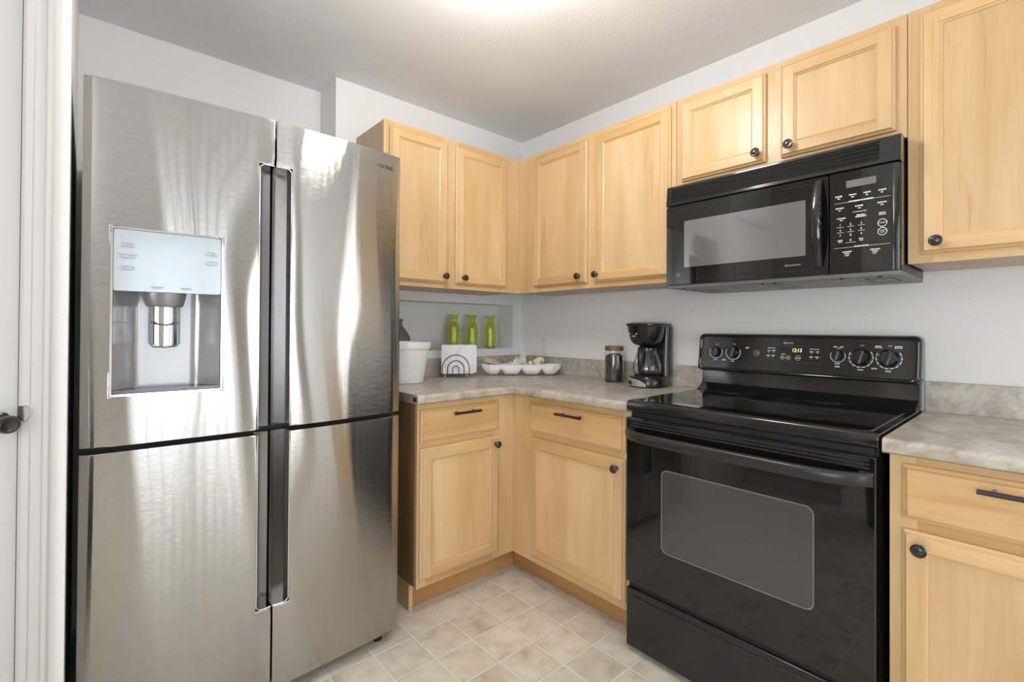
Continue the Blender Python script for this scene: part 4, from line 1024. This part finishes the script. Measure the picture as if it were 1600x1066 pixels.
# four-bowl serving dish lying across the corner
DP = Vector((-0.248, -0.272, CT)); DR = math.atan2(-0.2975, 0.379)
t = thing('serving_dish', 'long white serving dish with four joined bowls in the corner', 'dish', DP, DR)
bm = bm_(); Lh = 0.238; nseg = 80; rows = []
def dish_row(x, inner):
    """half-width, depth of the trough at station x: four bowls merged by saddles"""
    c = min((-0.176, -0.0587, 0.0587, 0.176), key=lambda q: abs(q - x)); d = (x - c) / 0.0587
    end = max(0.0, 1 - (abs(x) / Lh) ** 6)
    return c, d, end
zr = 0.062
for i in range(nseg + 1):
    x = -Lh + 2 * Lh * i / nseg
    c, d, end = dish_row(x, 0)
    wdt = 0.056 * math.sqrt(max(0.02, end)) if abs(x) > 0.19 else 0.056
    if abs(x) <= 0.19: wdt = 0.056
    dd = min(1.0, abs(d))
    bot = 0.0015 + 0.030 * max(0.0, (dd - 0.52) / 0.48) ** 1.7
    if abs(x) > 0.176: bot = 0.0015 + (zr - 0.010) * min(1.0, (abs(x) - 0.176) / (Lh - 0.176)) ** 2.2
    rim = zr + 0.004 * (abs(x) / Lh) ** 4
    ring = []
    for k in range(13):                                          # outer skin, from rim down and up again
        a = PI * k / 12; yy = -wdt * math.cos(a); q = math.sin(a)
        ring.append((x, yy, rim - (rim - bot) * min(1.0, q ** 0.62 * 1.02)))
    bi = max(bot + 0.006, 0.010 + 0.020 * max(0, (dd - 0.6) / 0.4) ** 1.5)
    bi = min(bi, rim - 0.002)
    for k in range(13):
        a = PI - PI * k / 12; w2 = max(wdt - 0.005, 0.002); yy = -w2 * math.cos(a); q = math.sin(a)
        ring.append((x, yy, rim - (rim - bi) * min(1.0, q ** 0.62 * 1.02)))
    rows.append([bm.verts.new(p) for p in ring])
n = 26
for a, b in zip(rows, rows[1:]):
    for k in range(n): bm.faces.new((a[k], a[(k + 1) % n], b[(k + 1) % n], b[k]))
for r in (rows[0], rows[-1]): bm.faces.new(r)
obj('dish_body', bm, GLAZE, t, 60)
def ondish(x, y, z): 
    c_, s_ = math.cos(DR), math.sin(DR); return DP + Vector((c_ * x - s_ * y, s_ * x + c_ * y, z))
# tan shell, white spiky shell, cream cluster
SHELL_T = plain('tan_shell', srgb(196, 178, 152), 0.5, bump=(60, 0.5, 0.004)); SHELL_W = plain('chalk_white_shell', (0.82, 0.79, 0.74, 1), 0.5, bump=(120, 0.4, 0.003)); SHELL_C = plain('cream_barnacle', srgb(226, 218, 186), 0.6, bump=(120, 0.5, 0.003))
bm = bm_()
pts = [(-0.062, 0, 0.022), (-0.045, 0.001, 0.017), (-0.020, 0.002, 0.010), (0.010, 0.001, 0.001), (0.040, 0, -0.008), (0.058, 0, -0.013)]
tube(bm, pts, [0.016, 0.022, 0.021, 0.017, 0.012, 0.005], 14, flat=0.55)
for k in range(5): tube(bm, [(-0.055, -0.012 + .006 * k, 0.034 - abs(k - 2) * .002), (0.0, -0.008 + .004 * k, 0.022 - abs(k - 2) * .002), (0.05, -0.002 + .001 * k, -0.006)], [0.003, 0.003, 0.001], 6)
o = obj('seashell', bm, SHELL_T, None, 60, loc=ondish(-0.156, 0.0, 0.063), rot=(0, 0.0, DR)); tag(o, 'tan wedge shaped seashell in the left bowl of the white dish', 'seashell')
bm = bm_()
core = [(-0.066, 0, -0.006), (-0.035, 0, 0.002), (0.0, 0, 0.012), (0.035, 0, 0.026), (0.056, 0, 0.042)]
tube(bm, core, [0.004, 0.009, 0.014, 0.019, 0.010], 14)
rg = random.Random(2)
for i in range(11):
    f = i / 10; cx = -0.062 + 0.115 * f; cz = -0.004 + 0.044 * f ** 1.5; R_ = 0.007 + 0.013 * f
    for q in range(9):
        a = 2 * PI * q / 9 + i * 0.35; d = Vector((rg.uniform(-.3, .25), math.cos(a), math.sin(a))).normalized()
        p = Vector((cx, 0, cz)); ln = R_ * (1.35 + 0.5 * f)
        tube(bm, [p + d * R_ * 0.6, p + d * (R_ + ln * 0.35), p + d * (R_ + ln * 0.75)], [0.0042, 0.0036, 0.0022], 7)
o = obj('seashell', bm, SHELL_W, None, 60, loc=ondish(-0.030, 0.0, 0.055), rot=(0, 0, DR)); tag(o, 'white spiky seashell rising across the middle bowls of the dish', 'seashell')
bm = bm_(); rg = random.Random(9)
for i in range(15):
    a = rg.uniform(0, 2 * PI); rr_ = rg.uniform(0, 0.036); bx_, by_ = rr_ * math.cos(a) * 1.35, rr_ * math.sin(a) * 0.8
    bz = 0.024 * (1 - rr_ / 0.04) + rg.uniform(-0.004, 0.006); s = rg.uniform(0.0085, 0.0125)
    T = Matrix.Translation((bx_, by_, bz)) @ Matrix.Rotation(rg.uniform(-.7, .7), 4, 'X') @ Matrix.Rotation(rg.uniform(-.7, .7), 4, 'Y')
    lathe(bm, [(0, -s), (s * .9, -s * .6), (s * 1.05, 0), (s * .85, s * .7), (s * .60, s), (s * .42, s * .95), (s * .35, s * .3), (0, s * .2)], mat=T, seg=12)
o = obj('barnacle_cluster', bm, SHELL_C, None, 50, loc=ondish(0.110, 0.0, 0.060), rot=(0, 0, DR)); o.scale = (1.25, 1.25, 1.25); tag(o, 'cream barnacle cluster in the third bowl of the white dish', 'shell')
# coffee-bean jar
JP = Vector((-0.118, -0.838, CT))
t = thing('storage_jar', 'clear glass jar of coffee beans with a wooden lid left of the coffee maker', 'jar', JP)
bm = bm_(); lathe(bm, [(0, 0), (0.044, 0), (0.048, 0.004), (0.0485, 0.010), (0.0485, 0.138), (0.046, 0.146), (0.044, 0.149), (0.044, 0.160), (0.0415, 0.160), (0.0415, 0.148), (0.0435, 0.144), (0.0460, 0.137), (0.0460, 0.010), (0.044, 0.006), (0, 0.005)], seg=48); obj('jar_glass', bm, CLEAR_GLASS, t, 50)
bm = bm_(); lathe(bm, [(0, 0.1605), (0.045, 0.1605), (0.0475, 0.163), (0.0475, 0.181), (0.045, 0.1845), (0, 0.1845)], seg=48); obj('lid', bm, wood('acacia_lid', 'x', srgb(150, 120, 86), srgb(128, 100, 70), srgb(104, 78, 52), 0.5), t, 40)
bm = bm_(); rg = random.Random(21)
lathe(bm, [(0, 0.0065), (0.042, 0.0065), (0.0425, 0.012), (0.0425, 0.133), (0.038, 0.138), (0, 0.139)], (JP.x, JP.y, JP.z), seg=40)
for i in range(420):
    a = rg.uniform(0, 2 * PI); z = rg.uniform(0.012, 0.135); r = 0.0418
    if i > 340: r = rg.uniform(0, 0.038); z = 0.138
    T = Matrix.Translation(JP + Vector((r * math.cos(a), r * math.sin(a), z))) @ Matrix.Rotation(a, 4, 'Z') @ Matrix.Rotation(rg.uniform(0, PI), 4, 'X')
    vs = bmesh.ops.create_icosphere(bm, subdivisions=1, radius=1.0)['verts']
    xf(vs, T @ Matrix.Diagonal((0.0036, 0.0062, 0.0042, 1)))
o = obj('coffee_beans', bm, plain('roasted_bean', (0.095, 0.072, 0.060, 1), 0.5), None, 60, kind='stuff'); tag(o, 'dark roasted coffee beans filling the lidded glass jar', 'coffee beans')

# coffee maker (local: front towards -y)
CP = Vector((-0.126, -1.052, CT)); CR = -PI / 2 + math.radians(8)
t = thing('coffee_maker', 'black drip coffee maker with glass carafe beside the range', 'coffee maker', CP, CR)
CMB = plain('coffee_black_plastic', (0.012, 0.012, 0.012, 1), 0.16)
def oval(w_, d0, d1, n=28, p=2.6):
    """rounded plan: half-width w_, front d0 (-y), back d1"""
    o = []
    for k in range(n):
        a = 2 * PI * k / n; c_, s_ = math.cos(a), math.sin(a)
        x = w_ * math.copysign(abs(c_) ** (2 / p), c_); y = math.copysign(abs(s_) ** (2 / p), s_)
        o.append((x, (d0 + d1) / 2 + y * (d1 - d0) / 2))
    return o
def stack(bm, secs, mi=0):
    rings = [[bm.verts.new((x, y, z)) for x, y in o] for o, z in secs]; n = len(rings[0])
    for a, b in zip(rings, rings[1:]):
        for k in range(n): bm.faces.new((a[k], a[(k + 1) % n], b[(k + 1) % n], b[k])).material_index = mi
    bm.faces.new(rings[0]).material_index = mi; bm.faces.new(rings[-1]).material_index = mi
bm = bm_(); stack(bm, [(oval(0.084, -0.108, 0.100), 0), (oval(0.088, -0.112, 0.102), 0.006), (oval(0.087, -0.111, 0.102), 0.034), (oval(0.080, -0.102, 0.100), 0.048), (oval(0.074, -0.092, 0.098), 0.050)]); obj('base', bm, CMB, t, 40)
bm = bm_(); stack(bm, [(oval(0.078, 0.030, 0.098, p=5), 0.049), (oval(0.078, 0.034, 0.098, p=5), 0.20), (oval(0.080, 0.030, 0.098, p=5), 0.285)]); obj('water_tank', bm, CMB, t, 40)
bm = bm_(); stack(bm, [(oval(0.040, -0.085, 0.000), 0.196), (oval(0.058, -0.098, 0.029), 0.204), (oval(0.070, -0.108, 0.0295), 0.222), (oval(0.078, -0.112, 0.0295), 0.250), (oval(0.084, -0.115, 0.0295), 0.286)]); br = obj('brew_basket', bm, CMB, t, 40)
bm = bm_(); stack(bm, [(oval(0.088, -0.120, 0.102, p=3.2), 0.2865), (oval(0.091, -0.123, 0.104, p=3.2), 0.290), (oval(0.090, -0.122, 0.103, p=3.2), 0.298), (oval(0.070, -0.100, 0.085, p=3.2), 0.304), (oval(0.03, -0.05, 0.04), 0.306)]); obj('lid', bm, CMB, t, 40)
bm = bm_(); lathe(bm, [(0, 0.0505), (0.058, 0.0505), (0.058, 0.053), (0, 0.053)], (0, -0.030, 0), seg=36); obj('warming_plate', bm, BLACK_MATTE, t, 40)
bm = bm_(); gp = [(0, 0.0005), (0.052, 0.0005), (0.062, 0.006), (0.066, 0.024), (0.064, 0.048), (0.056, 0.080), (0.046, 0.106), (0.040, 0.120), (0.042, 0.126), (0.0395, 0.126), (0.0375, 0.120), (0.0435, 0.105), (0.0535, 0.079), (0.0615, 0.048), (0.0635, 0.024), (0.0600, 0.008), (0.051, 0.003), (0, 0.003)]
lathe(bm, gp, (0, -0.030, 0.0535), seg=40); cf = obj('carafe', bm, CLEAR_GLASS, t, 50)
bm = bm_(); ha = math.radians(-86); T = Matrix.Translation((0, -0.030, 0.0535)) @ Matrix.Rotation(ha, 4, 'Z')
vs = tube(bm, [(0.041, 0, 0.128), (0.066, 0, 0.132), (0.086, 0, 0.120), (0.089, 0, 0.085), (0.086, 0, 0.040), (0.080, 0, 0.018), (0.069, 0, 0.016)], [0.011, 0.012, 0.012, 0.0115, 0.011, 0.010, 0.008], 12); xf(vs, T)
lathe(bm, [(0.0405, 0.119), (0.0445, 0.119), (0.0445, 0.129), (0.0405, 0.129), (0.0405, 0.119)], (0, -0.030, 0.0535), seg=40)
obj('carafe_handle', bm, CMB, cf, 50)
bm = bm_(); lathe(bm, [(0, 0.127), (0.0395, 0.127), (0.041, 0.131), (0.036, 0.137), (0.012, 0.140), (0, 0.140)], (0, -0.030, 0.0535), seg=40); obj('carafe_lid', bm, CMB, cf, 50)
bm = bm_()                                                       # silver control plate wrapping the left front of the base
oo = oval(0.0895, -0.1135, 0.102, 96); pl = [p for p in oo if p[1] < -0.055 and p[0] < 0.035]
pl.sort(key=lambda p: math.atan2(p[1], p[0]))
for a, b in zip(pl, pl[1:]):
    def top(p):
        f = (p[0] + 0.09) / 0.125; return 0.006 + 0.036 * max(0.0, 1 - max(0.0, f - 0.25) ** 2 / 0.5625) ** 0.5
    bm.faces.new([bm.verts.new(q) for q in ((a[0], a[1], 0.005), (b[0], b[1], 0.005), (b[0], b[1], top(b)), (a[0], a[1], top(a)))])
bmesh.ops.remove_doubles(bm, verts=bm.verts[:], dist=1e-5)
sp = obj('control_plate', bm, plain('silver_plastic', (0.55, 0.55, 0.57, 1), 0.28, 0.7), t, 50)
bm = bm_(); kp = min(oo, key=lambda p: abs(p[0] + 0.048) + (10 if p[1] > -0.05 else 0)); ka = math.atan2(kp[1] + 0.005, kp[0] * 1.1)
lathe(bm, [(0, 0), (0.0105, 0), (0.0105, 0.004), (0.009, 0.006), (0, 0.006)], mat=Matrix.Translation((kp[0], kp[1], 0.022)) @ Matrix.Rotation(ka, 4, 'Z') @ AX['x'], c=(0, 0, 0), seg=24); obj('dial', bm, BLACK_GLOSS, sp, 40)
bm = bm_(); rg = random.Random(4)
blur_text(bm, -0.040, 0, 0, 0.050, 0.006, rg); blur_text(bm, -0.034, 0, -0.011, 0.020, 0.004, rg)
xf(bm.verts, Matrix.Translation((0, -0.1125, 0.250)) @ Matrix.Rotation(-0.30, 4, 'Z') @ Matrix.Rotation(-0.08, 4, 'X')); xf(bm.verts, Matrix.Translation((0.002, -0.0045, 0)))
obj('lettering', bm, WHITE_INK, br)

# trash can standing in the hall (mirrored in the oven glass)
bm = bm_(); lathe(bm, [(0, 0.001), (0.14, 0.001), (0.145, 0.01), (0.165, 0.56), (0.17, 0.565), (0.168, 0.60), (0.12, 0.64), (0, 0.655)], seg=40)
o = obj('trash_can', bm, plain('trash_can_black', (0.02, 0.02, 0.022, 1), 0.3), None, 40, loc=(-2.78, -1.72, 0)); tag(o, 'black round trash can standing left of the camera', 'trash can')
